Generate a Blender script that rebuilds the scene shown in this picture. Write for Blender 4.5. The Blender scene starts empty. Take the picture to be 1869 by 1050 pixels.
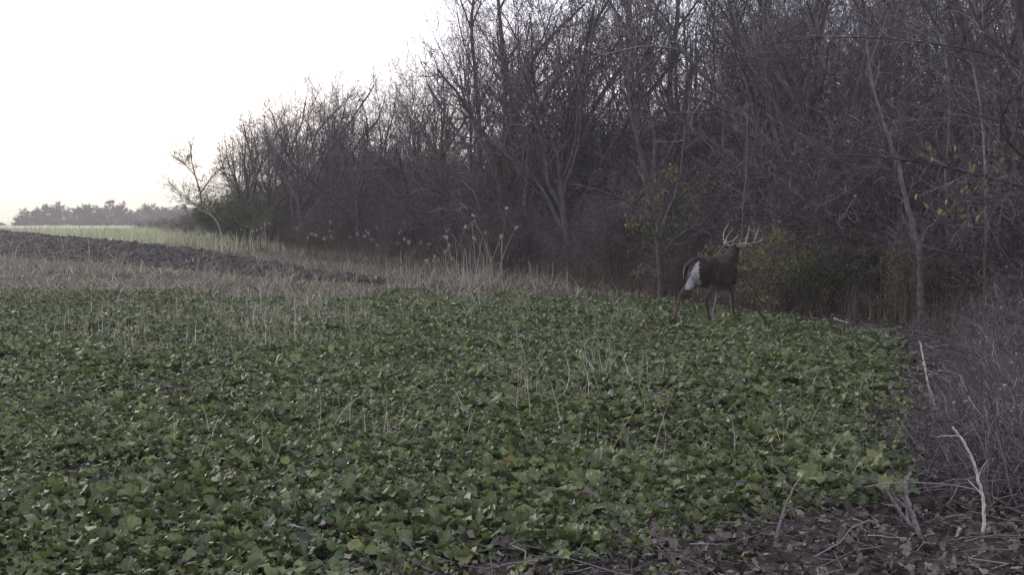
import bpy, math, random
import numpy as np

# ------------------------------------------------------------------ camera, sky, sun, exposure
S = bpy.context.scene
COL = S.collection
R = math.radians
FPX, CX, CY, CAMH = 2003.0, 934.5, 525.0, 1.5
PITCH = math.atan(100 / FPX)
cam_d = bpy.data.cameras.new('camera')
cam_d.sensor_width = 36
cam_d.lens = 36 * FPX / 1869
cam_d.clip_start = 0.05
cam_d.clip_end = 6000
cam = bpy.data.objects.new('camera', cam_d)
COL.objects.link(cam)
cam.location = (0, 0, CAMH)
cam.rotation_euler = (math.pi / 2 - PITCH, 0, 0)
S.camera = cam

SUN_ELEV, SUN_AZ = R(9), R(-38)          # azimuth from +Y, negative = to the left
w = bpy.data.worlds.new('World')
S.world = w
w.use_nodes = True
nt = w.node_tree
nt.nodes.clear()
sky = nt.nodes.new('ShaderNodeTexSky')
sky.sky_type = 'NISHITA'
sky.sun_disc = False
sky.sun_elevation = SUN_ELEV
sky.sun_rotation = SUN_AZ
sky.air_density = 1.0
sky.dust_density = 3.0
sky.ozone_density = 1.0
hs = nt.nodes.new('ShaderNodeHueSaturation')      # thin high overcast: a paler, whiter dusk sky
hs.inputs['Saturation'].default_value = 0.5
cloud = nt.nodes.new('ShaderNodeMix')
cloud.data_type = 'RGBA'
cloud.inputs['Factor'].default_value = 0.5
cloud.inputs['B'].default_value = (5.3, 5.05, 6.6, 1)
bg = nt.nodes.new('ShaderNodeBackground')
bg.inputs['Strength'].default_value = 0.12
wo = nt.nodes.new('ShaderNodeOutputWorld')
nt.links.new(sky.outputs[0], hs.inputs['Color'])
nt.links.new(hs.outputs[0], cloud.inputs['A'])
geo_w = nt.nodes.new('ShaderNodeNewGeometry')        # the cream band of the dusk sky low over the horizon
sep = nt.nodes.new('ShaderNodeSeparateXYZ')
mrw = nt.nodes.new('ShaderNodeMapRange')
mrw.interpolation_type = 'SMOOTHSTEP'
mrw.inputs['From Min'].default_value = -0.15
mrw.inputs['From Max'].default_value = -0.005
mrw.inputs['To Min'].default_value = 0.0
mrw.inputs['To Max'].default_value = 0.97
band = nt.nodes.new('ShaderNodeMix')
band.data_type = 'RGBA'
band.inputs['B'].default_value = (3.6, 3.5, 2.78, 1)
nt.links.new(geo_w.outputs['Incoming'], sep.inputs[0])
nt.links.new(sep.outputs['Z'], mrw.inputs['Value'])
nt.links.new(mrw.outputs[0], band.inputs['Factor'])
nt.links.new(cloud.outputs['Result'], band.inputs['A'])
nt.links.new(band.outputs['Result'], bg.inputs[0])
nt.links.new(bg.outputs[0], wo.inputs[0])

sd = bpy.data.lights.new('sun', 'SUN')
sd.energy = 0.5
sd.angle = R(25)
sd.color = (1.0, 0.93, 0.84)
sun = bpy.data.objects.new('sun', sd)
COL.objects.link(sun)
sun.rotation_euler = (math.pi / 2 - SUN_ELEV - R(8), 0, -SUN_AZ + math.pi)

vs = S.view_settings
vs.view_transform = 'Standard'
vs.look = 'None'
vs.exposure = 1.5
vs.gamma = 1.0
S.cycles.max_bounces = 5
S.cycles.diffuse_bounces = 3
S.cycles.glossy_bounces = 2
S.cycles.transmission_bounces = 3
S.cycles.transparent_max_bounces = 4
S.cycles.volume_bounces = 0
S.cycles.use_denoising = True
S.cycles.pixel_filter_type = 'BLACKMAN_HARRIS'
S.cycles.filter_width = 1.5
S.cycles.denoiser = 'OPENIMAGEDENOISE'
S.cycles.denoising_input_passes = 'RGB_ALBEDO_NORMAL'
S.cycles.denoising_prefilter = 'NONE'
S.cycles.use_adaptive_sampling = False

# ------------------------------------------------------------------ helpers
rng = np.random.default_rng(11)
CP, SP = math.cos(PITCH), math.sin(PITCH)


def P(px, py, Y):
    """point of the place that stands Y metres ahead and shows at pixel (px, py) of the 1869x1050 photograph"""
    dx, dy = (px - CX) / FPX, -(py - CY) / FPX
    t = Y / (CP + dy * SP)
    return (dx * t, Y, CAMH + t * (dy * CP - SP))


def smooth(a, b, x):
    t = np.clip((np.asarray(x, float) - a) / (b - a), 0, 1)
    return t * t * (3 - 2 * t)


def ground_z(x, y):
    x = np.asarray(x, float)
    y = np.asarray(y, float)
    slope = 0.034 * np.maximum(y - 25, 0)
    far = 1.05 + 0.0085 * (np.minimum(y, 700) - 45)
    k = smooth(48, 70, y)
    z = slope * (1 - k) + far * k
    z = z + 0.02 * np.sin(x * 0.9 + 1) * np.sin(y * 0.7) * smooth(2, 6, y)
    return z


def gz(x, y):
    return float(ground_z(x, y))


def link(o, parent=None):
    COL.objects.link(o)
    if parent is not None:
        o.parent = parent
    return o


def mesh_np(name, v, f, mats, smooth_sh=True, midx=None):
    v = np.ascontiguousarray(v, np.float32).reshape(-1, 3)
    f = np.ascontiguousarray(f, np.int32)
    n = f.shape[1]
    me = bpy.data.meshes.new(name)
    me.vertices.add(len(v))
    me.vertices.foreach_set('co', v.ravel())
    me.loops.add(f.size)
    me.loops.foreach_set('vertex_index', f.ravel())
    me.polygons.add(len(f))
    me.polygons.foreach_set('loop_start', np.arange(len(f), dtype=np.int32) * n)
    if midx is not None:
        me.polygons.foreach_set('material_index', np.ascontiguousarray(midx, np.int32))
    if smooth_sh:
        me.polygons.foreach_set('use_smooth', np.ones(len(f), bool))
    for m in (mats if isinstance(mats, (list, tuple)) else [mats]):
        me.materials.append(m)
    me.update(calc_edges=True)
    return me


def obj(name, me, parent=None):
    return link(bpy.data.objects.new(name, me), parent)


def empty(name, loc=(0, 0, 0), rz=0.0):
    o = bpy.data.objects.new(name, None)
    o.empty_display_size = 0.2
    o.location = loc
    o.rotation_euler = (0, 0, rz)
    return link(o)


def tag(o, label=None, cat=None, group=None, kind=None):
    for k, val in (('label', label), ('category', cat), ('group', group), ('kind', kind)):
        if val:
            o[k] = val
    return o


def copy_tree(o, parent=None):
    c = o.copy()
    COL.objects.link(c)
    if parent is not None:
        c.parent = parent
    for ch in KIDS.get(o.name, []):
        copy_tree(ch, c)
    return c


KIDS = {}


def kids(root, *ch):
    KIDS[root.name] = list(ch)


class Geo:
    """collects vertices and quads of one mesh"""

    def __init__(s):
        s.v, s.f, s.m, s.n, s.a = [], [], [], 0, []

    def add(s, v, f, m=0):
        v = np.asarray(v, float).reshape(-1, 3)
        f = np.asarray(f, int)
        s.v.append(v)
        s.f.append(f + s.n)
        s.m.append(np.full(len(f), m, int))
        s.n += len(v)

    def mesh(s, name, mats, sm=True):
        me = mesh_np(name, np.concatenate(s.v), np.concatenate(s.f), mats, sm, np.concatenate(s.m))
        if s.a:
            at = me.attributes.new('across', 'FLOAT', 'POINT')
            at.data.foreach_set('value', np.concatenate(s.a).astype(np.float32))
        return me


def norm(a):
    return a / np.maximum(np.linalg.norm(a, axis=-1, keepdims=True), 1e-9)


def tubes(geo, polys, sides, m=0):
    """polys: list of (points, radii); all tubes of one count of points are swept together"""
    by = {}
    for p, r in polys:
        by.setdefault(len(p), []).append((p, r))
    ang = np.arange(sides) * 2 * math.pi / sides
    for n, L in by.items():
        Pt = np.array([a for a, _ in L], float)
        Rr = np.array([b for _, b in L], float)
        T = norm(np.gradient(Pt, axis=1))
        mean = norm(Pt[:, -1] - Pt[:, 0])
        ref = np.where(np.abs(mean[:, 2:3]) > 0.75, np.array([[1., 0, 0]]), np.array([[0, 0, 1.]]))
        U = norm(np.cross(T, ref[:, None, :]))
        V = np.cross(T, U)
        ring = Pt[:, :, None, :] + Rr[:, :, None, None] * (np.cos(ang)[None, None, :, None] * U[:, :, None, :] + np.sin(ang)[None, None, :, None] * V[:, :, None, :])
        B = len(L)
        base = (np.arange(B) * n * sides)[:, None, None]
        i = np.arange(n - 1)[None, :, None] * sides
        j = np.arange(sides)[None, None, :]
        j2 = (j + 1) % sides
        q = np.stack([base + i + j, base + i + j2, base + i + sides + j2, base + i + sides + j], -1).reshape(-1, 4)
        geo.add(ring.reshape(-1, 3), q, m)


def curve(pts, n):
    """smooth line through the points (Catmull-Rom)"""
    p = np.array(pts, float)
    p = np.vstack([2 * p[0] - p[1], p, 2 * p[-1] - p[-2]])
    out = []
    seg = len(p) - 3
    for t in np.linspace(0, seg - 1e-6, n):
        k = int(t)
        u = t - k
        a, b, c, d = p[k:k + 4]
        out.append(0.5 * ((2 * b) + (c - a) * u + (2 * a - 5 * b + 4 * c - d) * u * u + (3 * b - 3 * c + d - a) * u ** 3))
    return np.array(out)


# ------------------------------------------------------------------ materials
def new_mat(name):
    m = bpy.data.materials.new(name)
    m.use_nodes = True
    n = m.node_tree
    n.nodes.clear()
    return m, n


def ramp(n, stops):
    r = n.nodes.new('ShaderNodeValToRGB')
    e = r.color_ramp.elements
    while len(e) < len(stops):
        e.new(0.5)
    for k, (p, c) in enumerate(stops):
        e[k].position = p
        e[k].color = (*c, 1)
    return r


def surf(name, stops, scale=8.0, detail=4, rough=0.8, spec=0.3, bump=0.0, bscale=40.0, per='noise', transl=0.0, coords='Object', rough2=0.6, veins=False):
    """Principled surface, colour from a ramp driven by noise, by island or by object (or a blend)"""
    m, n = new_mat(name)
    out = n.nodes.new('ShaderNodeOutputMaterial')
    b = n.nodes.new('ShaderNodeBsdfPrincipled')
    b.inputs['Roughness'].default_value = rough
    b.inputs['Specular IOR Level'].default_value = spec
    tc = n.nodes.new('ShaderNodeTexCoord')
    noi = n.nodes.new('ShaderNodeTexNoise')
    noi.inputs['Scale'].default_value = scale
    noi.inputs['Detail'].default_value = detail
    noi.inputs['Roughness'].default_value = rough2
    n.links.new(tc.outputs[coords], noi.inputs['Vector'])
    r = ramp(n, stops)
    if per == 'noise':
        n.links.new(noi.outputs['Fac'], r.inputs[0])
    else:
        g = n.nodes.new('ShaderNodeNewGeometry') if per == 'island' else n.nodes.new('ShaderNodeObjectInfo')
        src = g.outputs['Random Per Island'] if per == 'island' else g.outputs['Random']
        mx = n.nodes.new('ShaderNodeMath')
        mx.operation = 'MULTIPLY_ADD'
        mx.inputs[1].default_value = 0.5
        n.links.new(noi.outputs['Fac'], mx.inputs[0])
        ml = n.nodes.new('ShaderNodeMath')
        ml.operation = 'MULTIPLY_ADD'
        ml.inputs[1].default_value = 0.8
        ml.inputs[2].default_value = -0.15
        n.links.new(src, ml.inputs[0])
        n.links.new(ml.outputs[0], mx.inputs[2])
        n.links.new(mx.outputs[0], r.inputs[0])
    if veins:                                   # paler midrib along each leaf
        at = n.nodes.new('ShaderNodeAttribute')
        at.attribute_name = 'across'
        ab = n.nodes.new('ShaderNodeMath')
        ab.operation = 'ABSOLUTE'
        n.links.new(at.outputs['Fac'], ab.inputs[0])
        mr = n.nodes.new('ShaderNodeMapRange')
        mr.inputs['From Min'].default_value = .0
        mr.inputs['From Max'].default_value = .22
        mr.inputs['To Min'].default_value = .55
        mr.inputs['To Max'].default_value = 0
        n.links.new(ab.outputs[0], mr.inputs['Value'])
        vx = n.nodes.new('ShaderNodeMix')
        vx.data_type = 'RGBA'
        vx.inputs['B'].default_value = (.20, .24, .13, 1)
        n.links.new(mr.outputs[0], vx.inputs['Factor'])
        n.links.new(r.outputs[0], vx.inputs['A'])
        n.links.new(vx.outputs['Result'], b.inputs['Base Color'])
    else:
        n.links.new(r.outputs[0], b.inputs['Base Color'])
    if bump:
        bn = n.nodes.new('ShaderNodeTexNoise')
        bn.inputs['Scale'].default_value = bscale
        bn.inputs['Detail'].default_value = 5
        n.links.new(tc.outputs[coords], bn.inputs['Vector'])
        bu = n.nodes.new('ShaderNodeBump')
        bu.inputs['Strength'].default_value = bump
        bu.inputs['Distance'].default_value = 0.02
        n.links.new(bn.outputs['Fac'], bu.inputs['Height'])
        n.links.new(bu.outputs[0], b.inputs['Normal'])
    if transl:
        t = n.nodes.new('ShaderNodeBsdfTranslucent')
        n.links.new(r.outputs[0], t.inputs[0])
        mi = n.nodes.new('ShaderNodeMixShader')
        mi.inputs[0].default_value = transl
        n.links.new(b.outputs[0], mi.inputs[1])
        n.links.new(t.outputs[0], mi.inputs[2])
        n.links.new(mi.outputs[0], out.inputs[0])
    else:
        n.links.new(b.outputs[0], out.inputs[0])
    return m


M = {}
M['soil'] = surf('leaf_strewn_soil', [(0.25, (.016, .013, .012)), (.5, (.040, .033, .029)), (.75, (.09, .074, .062))], 3.2, 8, .95, .1, .6, 30)
M['plough'] = surf('ploughed_soil', [(0.3, (.010, .009, .0085)), (.55, (.026, .0235, .0225)), (.8, (.085, .078, .072))], 2.5, 8, .9, .2, .7, 22)
M['pasture'] = surf('pale_pasture', [(0.3, (.24, .28, .17)), (.5, (.34, .38, .24)), (.7, (.42, .43, .31))], .12, 6, .9, .1)
M['crop'] = surf('brassica_leaf', [(0.0, (.038, .053, .022)), (.35, (.066, .096, .036)), (.62, (.094, .132, .047)), (.82, (.135, .172, .057)), (.98, (.23, .235, .075))], 60, 3, .52, .38, .3, 90, 'island', .25, veins=True)
M['blade'] = surf('dry_grass_blade', [(0.0, (.07, .064, .038)), (.4, (.17, .162, .105)), (.7, (.33, .32, .225)), (1, (.54, .53, .41))], 3, 2, .7, .3, 0, 1, 'island', .2)
M['bladebrown'] = surf('brown_weed_blade', [(0.0, (.055, .040, .035)), (.5, (.12, .09, .07)), (1, (.24, .20, .155))], 3, 2, .8, .2, 0, 1, 'island', .15)
M['bladegreen'] = surf('pasture_blade', [(0.0, (.24, .28, .15)), (.5, (.38, .41, .26)), (1, (.52, .50, .38))], 3, 2, .8, .2, 0, 1, 'island', .25)
M['litter'] = surf('fallen_leaf', [(0.0, (.020, .016, .012)), (.4, (.050, .040, .032)), (.7, (.10, .083, .067)), (.95, (.25, .22, .19))], 40, 3, .65, .35, .2, 80, 'island', .1)
M['bark'] = surf('grey_bark', [(0.2, (.035, .031, .031)), (.5, (.085, .078, .077)), (.8, (.17, .16, .156))], 9, 6, .9, .15, .5, 40, 'noise')
M['twig'] = surf('twig_bark', [(0.0, (.020, .017, .020)), (.4, (.069, .061, .068)), (.7, (.128, .117, .127)), (1, (.30, .28, .295))], 4, 2, .8, .25, 0, 1, 'island')
M['brush'] = surf('pale_twig_bark', [(0.2, (.025, .021, .022)), (.5, (.07, .06, .062)), (.75, (.14, .125, .128)), (.95, (.32, .29, .295))], 3, 3, .7, .3, 0, 1, 'island')
M['redtwig'] = surf('reddish_twig_bark', [(0.0, (.023, .018, .019)), (.4, (.076, .061, .063)), (.7, (.137, .114, .117)), (1, (.29, .26, .26))], 4, 2, .8, .25, 0, 1, 'island')
M['palewood'] = surf('weathered_pale_stick', [(0.3, (.16, .15, .14)), (.48, (.42, .40, .37)), (.75, (.62, .60, .56))], 22, 8, .7, .3, .3, 60)
M['palebark'] = surf('pale_grey_bark', [(0.2, (.06, .056, .054)), (.5, (.125, .118, .112)), (.8, (.21, .20, .19))], 9, 6, .9, .15, .5, 40)
M['fartwig'] = surf('brown_grey_twig_bark', [(0.0, (.030, .027, .020)), (.5, (.075, .068, .052)), (1, (.14, .13, .10))], 4, 2, .8, .2, 0, 1, 'island')
M['straw'] = surf('pale_dry_stalk', [(0.0, (.17, .16, .12)), (.5, (.36, .345, .28)), (1, (.62, .60, .53))], 3, 2, .7, .3, 0, 1, 'island', .2)
M['greywood'] = surf('grey_stick', [(0.2, (.09, .08, .08)), (.5, (.18, .165, .16)), (.8, (.27, .25, .24))], 14, 5, .8, .3, .3, 60)
M['darkwood'] = surf('dark_stick', [(0.2, (.025, .02, .022)), (.5, (.05, .042, .043)), (.8, (.08, .07, .07))], 14, 5, .8, .3, .3, 60)
M['greenleaf'] = surf('honeysuckle_leaf', [(0.0, (.03, .045, .015)), (.5, (.065, .095, .028)), (.8, (.12, .155, .045)), (1, (.20, .20, .06))], 5, 2, .55, .4, 0, 1, 'island', .3)
M['yellowleaf'] = surf('yellowing_leaf', [(0.0, (.06, .068, .02)), (.5, (.18, .205, .05)), (.8, (.29, .30, .08)), (1, (.40, .36, .12))], 5, 2, .6, .3, 0, 1, 'island', .35)
M['brownleaf'] = surf('clinging_brown_leaf', [(0.0, (.05, .035, .03)), (.5, (.12, .09, .072)), (.85, (.26, .22, .18)), (1, (.46, .42, .37))], 5, 2, .7, .3, 0, 1, 'island', .2)
M['orangeleaf'] = surf('orange_dead_leaf', [(0.0, (.055, .052, .02)), (.5, (.13, .112, .038)), (1, (.25, .195, .065))], 5, 2, .6, .3, 0, 1, 'island', .3)
M['seed'] = surf('pale_seed_fluff', [(0.0, (.2, .19, .17)), (1, (.42, .40, .36))], 5, 2, .9, .1, 0, 1, 'island', .2)
M['coat'] = surf('deer_coat', [(0.32, (.009, .007, .0065)), (.5, (.026, .0205, .0185)), (.68, (.066, .052, .044))], 5, 10, .85, .15, .5, 120)
M['coatred'] = surf('deer_leg_coat', [(0.25, (.036, .026, .023)), (.5, (.058, .041, .036)), (.75, (.085, .06, .05))], 12, 6, .85, .15, .4, 120)
M['white'] = surf('deer_white_fur', [(0.3, (.17, .175, .175)), (.5, (.29, .305, .305)), (.72, (.46, .48, .48))], 16, 5, .9, .1, .5, 90)
M['antler'] = surf('antler_bone', [(0.3, (.11, .09, .07)), (.5, (.25, .215, .17)), (.75, (.42, .38, .32))], 14, 4, .5, .4, .2, 80)
M['hoof'] = surf('dark_hoof', [(0.3, (.012, .011, .011)), (.7, (.03, .027, .026))], 20, 3, .5, .4)
M['eye'] = surf('dark_eye', [(0.3, (.006, .005, .004)), (.7, (.012, .01, .008))], 20, 3, .1, .6)


# ------------------------------------------------------------------ ground, ploughed field, pasture
def grid_mesh(name, xs, ys, zf, mat):
    X, Y = np.meshgrid(xs, ys)
    v = np.stack([X, Y, zf(X, Y)], -1).reshape(-1, 3)
    nx, ny = len(xs), len(ys)
    i = np.arange(ny - 1)[:, None] * nx + np.arange(nx - 1)[None, :]
    f = np.stack([i, i + 1, i + nx + 1, i + nx], -1).reshape(-1, 4)
    return mesh_np(name, v, f, mat)


def noise2(x, y, seed=0, octaves=3):
    """cheap smooth value noise"""
    def h(i, j, s):
        a = np.sin(i * 127.1 + j * 311.7 + s * 74.7) * 43758.5453
        return a - np.floor(a)
    tot, amp, nrm = 0, 1.0, 0
    for o in range(octaves):
        xi, yi = np.floor(x), np.floor(y)
        fx, fy = x - xi, y - yi
        fx, fy = fx * fx * (3 - 2 * fx), fy * fy * (3 - 2 * fy)
        s = seed + o * 13
        a = h(xi, yi, s) * (1 - fx) + h(xi + 1, yi, s) * fx
        b = h(xi, yi + 1, s) * (1 - fx) + h(xi + 1, yi + 1, s) * fx
        tot = tot + amp * (a * (1 - fy) + b * fy)
        nrm += amp
        amp *= .5
        x, y = x * 2.03 + 17.3, y * 2.03 + 9.1
    return tot / nrm


near = np.concatenate([np.arange(-40, 40.01, 0.8)])
xs = np.concatenate([[-3000, -1500, -800, -400, -200, -120, -80, -60], near, [60, 80, 120, 200, 400, 800, 1500, 3000]])
ys = np.concatenate([[-300, -60, -20, -8], np.arange(-4, 80.01, 0.8), [85, 95, 110, 130, 160, 200, 260, 340, 450, 600, 900, 1500, 3000]])
tag(obj('ground', grid_mesh('ground', xs, ys, lambda x, y: ground_z(x, y) + .03 * (noise2(x * .8, y * .8, 3) - .5) * (np.abs(y) < 90), M['soil'])), kind='structure')

# ploughed field: front and back edges as lines of X for a given strip parameter
PF = np.array([(-80, 62), (-40, 50.0), (-19.6, 42), (-11.2, 35.4), (-6.7, 30.9), (-2.4, 28.7)])   # front edge
PB = np.array([(-120, 130), (-52, 93), (-33.0, 71), (-14.5, 48), (-9.6, 39.8), (-5.4, 32.6)])      # back edge
PB = np.vstack([PB, (-2.2, 29.0)])


def along(L, n):
    d = np.concatenate([[0], np.cumsum(np.linalg.norm(np.diff(L, axis=0), axis=1))])
    t = np.linspace(0, 1, n) ** .5
    return np.stack([np.interp(t * d[-1], d, L[:, k]) for k in (0, 1)], -1)


def build_plough():
    n1, n2 = 900, 150
    a, b = along(PF, n1), along(PB, n1)
    t = np.linspace(0, 1, n2)[:, None, None]
    XY = a[None] * (1 - t) + b[None] * t
    x, y = XY[..., 0], XY[..., 1]
    plane = .034 * (y - 25)
    z = np.maximum(plane, ground_z(x, y)) + .05
    cl = noise2(x * 2.6, y * 2.6, 5, 3)
    fine = noise2(x * 9, y * 9, 8, 2)
    row = np.sin((x * .80 + y * .6) * 2 * math.pi / .75) * .035
    fade = np.clip((-2.2 - x) / 6, .1, 1)
    z = z + fade * .30 * np.maximum(cl - .40, 0) + .14 * (fine - .5) + row * .4
    edge = np.minimum(t[..., 0], 1 - t[..., 0]) * np.ones_like(x)
    z = np.where(edge < .004, ground_z(x, y) - .1, z)
    v = np.stack([x, y, z], -1).reshape(-1, 3)
    i = np.arange(n2 - 1)[:, None] * n1 + np.arange(n1 - 1)[None, :]
    f = np.stack([i, i + 1, i + n1 + 1, i + n1], -1).reshape(-1, 4)
    return mesh_np('ploughed_field', v, f, M['plough'], False)


tag(obj('ploughed_field', build_plough()), kind='structure')

px_ = np.concatenate([np.arange(-900, -60, 30), np.arange(-60, 0.1, 3)])
py_ = np.concatenate([np.arange(44, 120, 4), np.arange(120, 900, 30)])
tag(obj('pasture', grid_mesh('pasture', np.concatenate([px_ - 0.0]), py_, lambda x, y: ground_z(x, y) + .012 - .6 * smooth(-16, -8, x + 0 * y) * (y < 70), M['pasture'])), kind='structure')


# ------------------------------------------------------------------ blades, leaves
def blades(geo, base, h, wd, az, lean, bend, m=0, n=4):
    """grass blades: base (N,3), height, width, azimuth of lean, lean at the foot, extra bend towards the tip"""
    N = len(base)
    t = np.linspace(0, 1, n)[None, :]
    ang = lean[:, None] + bend[:, None] * t
    dl = h[:, None] / (n - 1)
    sx = np.cumsum(np.sin(ang) * dl, 1) - np.sin(ang[:, :1]) * dl
    sz = np.cumsum(np.cos(ang) * dl, 1) - np.cos(ang[:, :1]) * dl
    d = np.stack([np.cos(az), np.sin(az), np.zeros(N)], -1)
    ctr = base[:, None, :] + sx[..., None] * d[:, None, :] + sz[..., None] * np.array([0, 0, 1.])
    ta = az + rng.uniform(-1.3, 1.3, N) + math.pi / 2
    side = np.stack([np.cos(ta), np.sin(ta), np.zeros(N)], -1)
    wdt = wd[:, None] * (1 - .85 * t)
    L = ctr - side[:, None, :] * wdt[..., None] / 2
    Rr = ctr + side[:, None, :] * wdt[..., None] / 2
    v = np.stack([L, Rr], 2).reshape(-1, 3)
    k = (np.arange(N) * n * 2)[:, None] + np.arange(n - 1)[None, :] * 2
    f = np.stack([k, k + 1, k + 3, k + 2], -1).reshape(-1, 4)
    geo.add(v, f, m)


def flecks(geo, c, size, m=0, droop=0.0):
    """small folded leaves at the points c"""
    N = len(c)
    d = norm(rng.normal(size=(N, 3)) + np.array([0, 0, -droop]))
    s = norm(np.cross(d, norm(rng.normal(size=(N, 3)))))
    nn = np.cross(d, s)
    size = np.asarray(size)[:, None] * np.ones((N, 1))
    a = c
    b = c + d * size * .5 + s * size * .33 + nn * size * .12
    t = c + d * size
    e = c + d * size * .5 - s * size * .33 + nn * size * .12
    v = np.stack([a, b, t, e], 1).reshape(-1, 3)
    k = np.arange(N)[:, None] * 4
    # two quads sharing the midrib would be triangles; one bent quad is enough at this size
    geo.add(v, np.concatenate([k, k + 1, k + 2, k + 3], 1), m)


def lobed_leaves(geo, base, az, length, width, pitch0, droop, roll, nu=7, nv=5, petiole=.30, m=0, lob=1.0):
    """brassica leaves: stalk, then a lobed and wavy blade with a folded midrib"""
    N = len(base)
    u = np.linspace(0, 1, nu)
    vv = np.linspace(-1, 1, nv)
    # widening from the stalk, small side lobes, big rounded end lobe
    prof = np.where(u < petiole, .06, .06)
    wid = prof[None, :] + np.zeros((N, 1))
    ub = np.clip((u - petiole) / (1 - petiole), 0, 1)[None, :]
    blade = np.sin(np.clip(ub, 0, 1) ** .75 * math.pi * .87) ** .6
    lobes = 1 + lob * rng.uniform(.2, .5, (N, 1)) * np.sin(ub * rng.uniform(10, 16, (N, 1)) + rng.uniform(0, 6.28, (N, 1)))
    wid = np.maximum(wid, blade * lobes * (.45 + .55 * ub) * (ub > 0))
    wid[:, -1] *= .8
    ang = pitch0[:, None] - droop[:, None] * u[None, :] ** 1.6
    dl = length[:, None] / (nu - 1)
    cx = np.cumsum(np.cos(ang) * dl, 1) - np.cos(ang[:, :1]) * dl
    cz = np.cumsum(np.sin(ang) * dl, 1) - np.sin(ang[:, :1]) * dl
    d = np.stack([np.cos(az), np.sin(az), np.zeros(N)], -1)
    s0 = np.stack([-np.sin(az), np.cos(az), np.zeros(N)], -1)
    ctr = base[:, None, :] + cx[..., None] * d[:, None, :] + cz[..., None] * np.array([0, 0, 1.])
    nor = -np.sin(ang)[..., None] * d[:, None, :] + np.cos(ang)[..., None] * np.array([0, 0, 1.])
    rl = roll[:, None, None] * u[None, :, None]
    side = s0[:, None, :] * np.cos(rl) + nor * np.sin(rl)
    nor2 = nor * np.cos(rl) - s0[:, None, :] * np.sin(rl)
    off = wid[:, :, None] * width[:, None, None] * .5 * vv[None, None, :]
    cup = (np.abs(vv)[None, None, :] ** 1.3) * rng.uniform(-.1, .45, (N, 1, 1)) * width[:, None, None] * .5 * wid[:, :, None]
    wave = rng.normal(0, .12, (N, nu, nv)) * width[:, None, None] * (np.abs(vv)[None, None, :]) * np.minimum(wid[:, :, None] * 2, 1)
    v = ctr[:, :, None, :] + side[:, :, None, :] * off[..., None] + nor2[:, :, None, :] * (cup + wave)[..., None]
    b = (np.arange(N) * nu * nv)[:, None, None]
    i = np.arange(nu - 1)[None, :, None] * nv
    j = np.arange(nv - 1)[None, None, :]
    q = np.stack([b + i + j, b + i + j + 1, b + i + nv + j + 1, b + i + nv + j], -1).reshape(-1, 4)
    geo.add(v.reshape(-1, 3), q, m)
    geo.a.append(np.tile(vv, N * nu))


# crop edge on the right: X for a given Y
CEY = np.array([3.6, 4.8, 5.15, 5.4, 5.8, 6.3, 7.4, 9.0, 10.9, 14.6, 17.7, 20, 24, 28])
CEX = np.array([-1.0, .15, .75, 1.15, 1.65, 2.1, 2.6, 3.35, 3.95, 5.0, 5.45, 4.75, 3.75, 2.6])


def crop_edge(y):
    return np.interp(y, CEY, CEX) + .3 * ((y > 6) & (y < 17))


def plants(n, y0, y1, dens_edge=.25):
    """positions of brassica plants in the sown patch"""
    out = []
    while len(out) < n:
        k = n * 3
        y = np.sqrt(rng.uniform(y0 * y0, y1 * y1, k))
        x = rng.uniform(-.52, .36, k) * y
        e = crop_edge(y) + .35 * (noise2(x * 1.3, y * 1.3, 4) - .5)
        gap = noise2(x * .9 + 3, y * .9, 21, 3)
        far = 25.0 + 5.0 * (noise2(x * .8, y * .2, 33, 3) - .5) + np.abs(rng.normal(0, .6, k))
        thin = np.clip((e - x) / 1.0, .25, 1)
        front = np.clip((e - x) * .7 + .45, .45, 1)
        stray = (x < e + .9) & (rng.uniform(size=k) < .06)
        ok = ((x < e) | stray) & (y < far) & (rng.uniform(size=k) < thin * front * (.16 + 1.2 * smooth(.34, .56, gap)))
        out += list(zip(x[ok], y[ok]))
    return np.array(out[:n])


def crop_leaves(geo, pts, nl, nu, nv, size=1.0, hvar=.35):
    N = len(pts)
    c = np.repeat(pts, nl, 0)
    n = len(c)
    vig = np.repeat(np.exp(rng.normal(0, .2, N)) * size * (.45 + 1.15 * noise2(pts[:, 0] * 1.1, pts[:, 1] * .9, 40, 3)), nl)
    az = rng.uniform(0, 2 * math.pi, n)
    ln = rng.uniform(.060, .105, n) * vig
    wd = rng.uniform(.040, .066, n) * vig
    p0 = rng.uniform(.6, 1.5, n)
    dr = rng.uniform(.5, 1.9, n)
    roll = rng.normal(0, .55, n)
    base = np.stack([c[:, 0] + rng.normal(0, .02, n), c[:, 1] + rng.normal(0, .02, n), ground_z(c[:, 0], c[:, 1]) + .0 + np.zeros(n)], -1)
    lobed_leaves(geo, base, az, ln, wd, p0, dr, roll, nu, nv)


g = Geo()
crop_leaves(g, plants(13500, 4.0, 9.6), 9, 8, 5, .94)
crop_leaves(g, plants(18000, 9.4, 16), 8, 6, 4, .98)
crop_leaves(g, plants(22000, 15.5, 28.5), 7, 6, 3, 1.05)
tag(obj('crop_leaves', g.mesh('crop_leaves', M['crop'])), 'dense low green brassica leaves filling the sown patch', None, None, 'stuff')

# ------------------------------------------------------------------ dry grass strips, stalks, litter
# wood edge: distance ahead at which the thicket's foot shows at a given pixel column
EPX = np.array([250, 330, 400, 520, 700, 850, 1000, 1240, 1400, 1560, 1700, 1900, 2100])
EY = np.array([66, 60, 57, 50, 42, 36, 31.5, 25.8, 22.5, 20.3, 18.6, 16.5, 15])


def edge_y(px):
    return np.interp(px, EPX, EY)


def X_at(px, Y):
    return (px - CX) / FPX * Y


def in_plough(x, y):
    f = np.interp(x, PF[:, 0], PF[:, 1], right=-1)
    b = np.interp(x, PB[:, 0], PB[:, 1], right=-1)
    return (y > f) & (y < b) & (x < -2.3)


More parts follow.
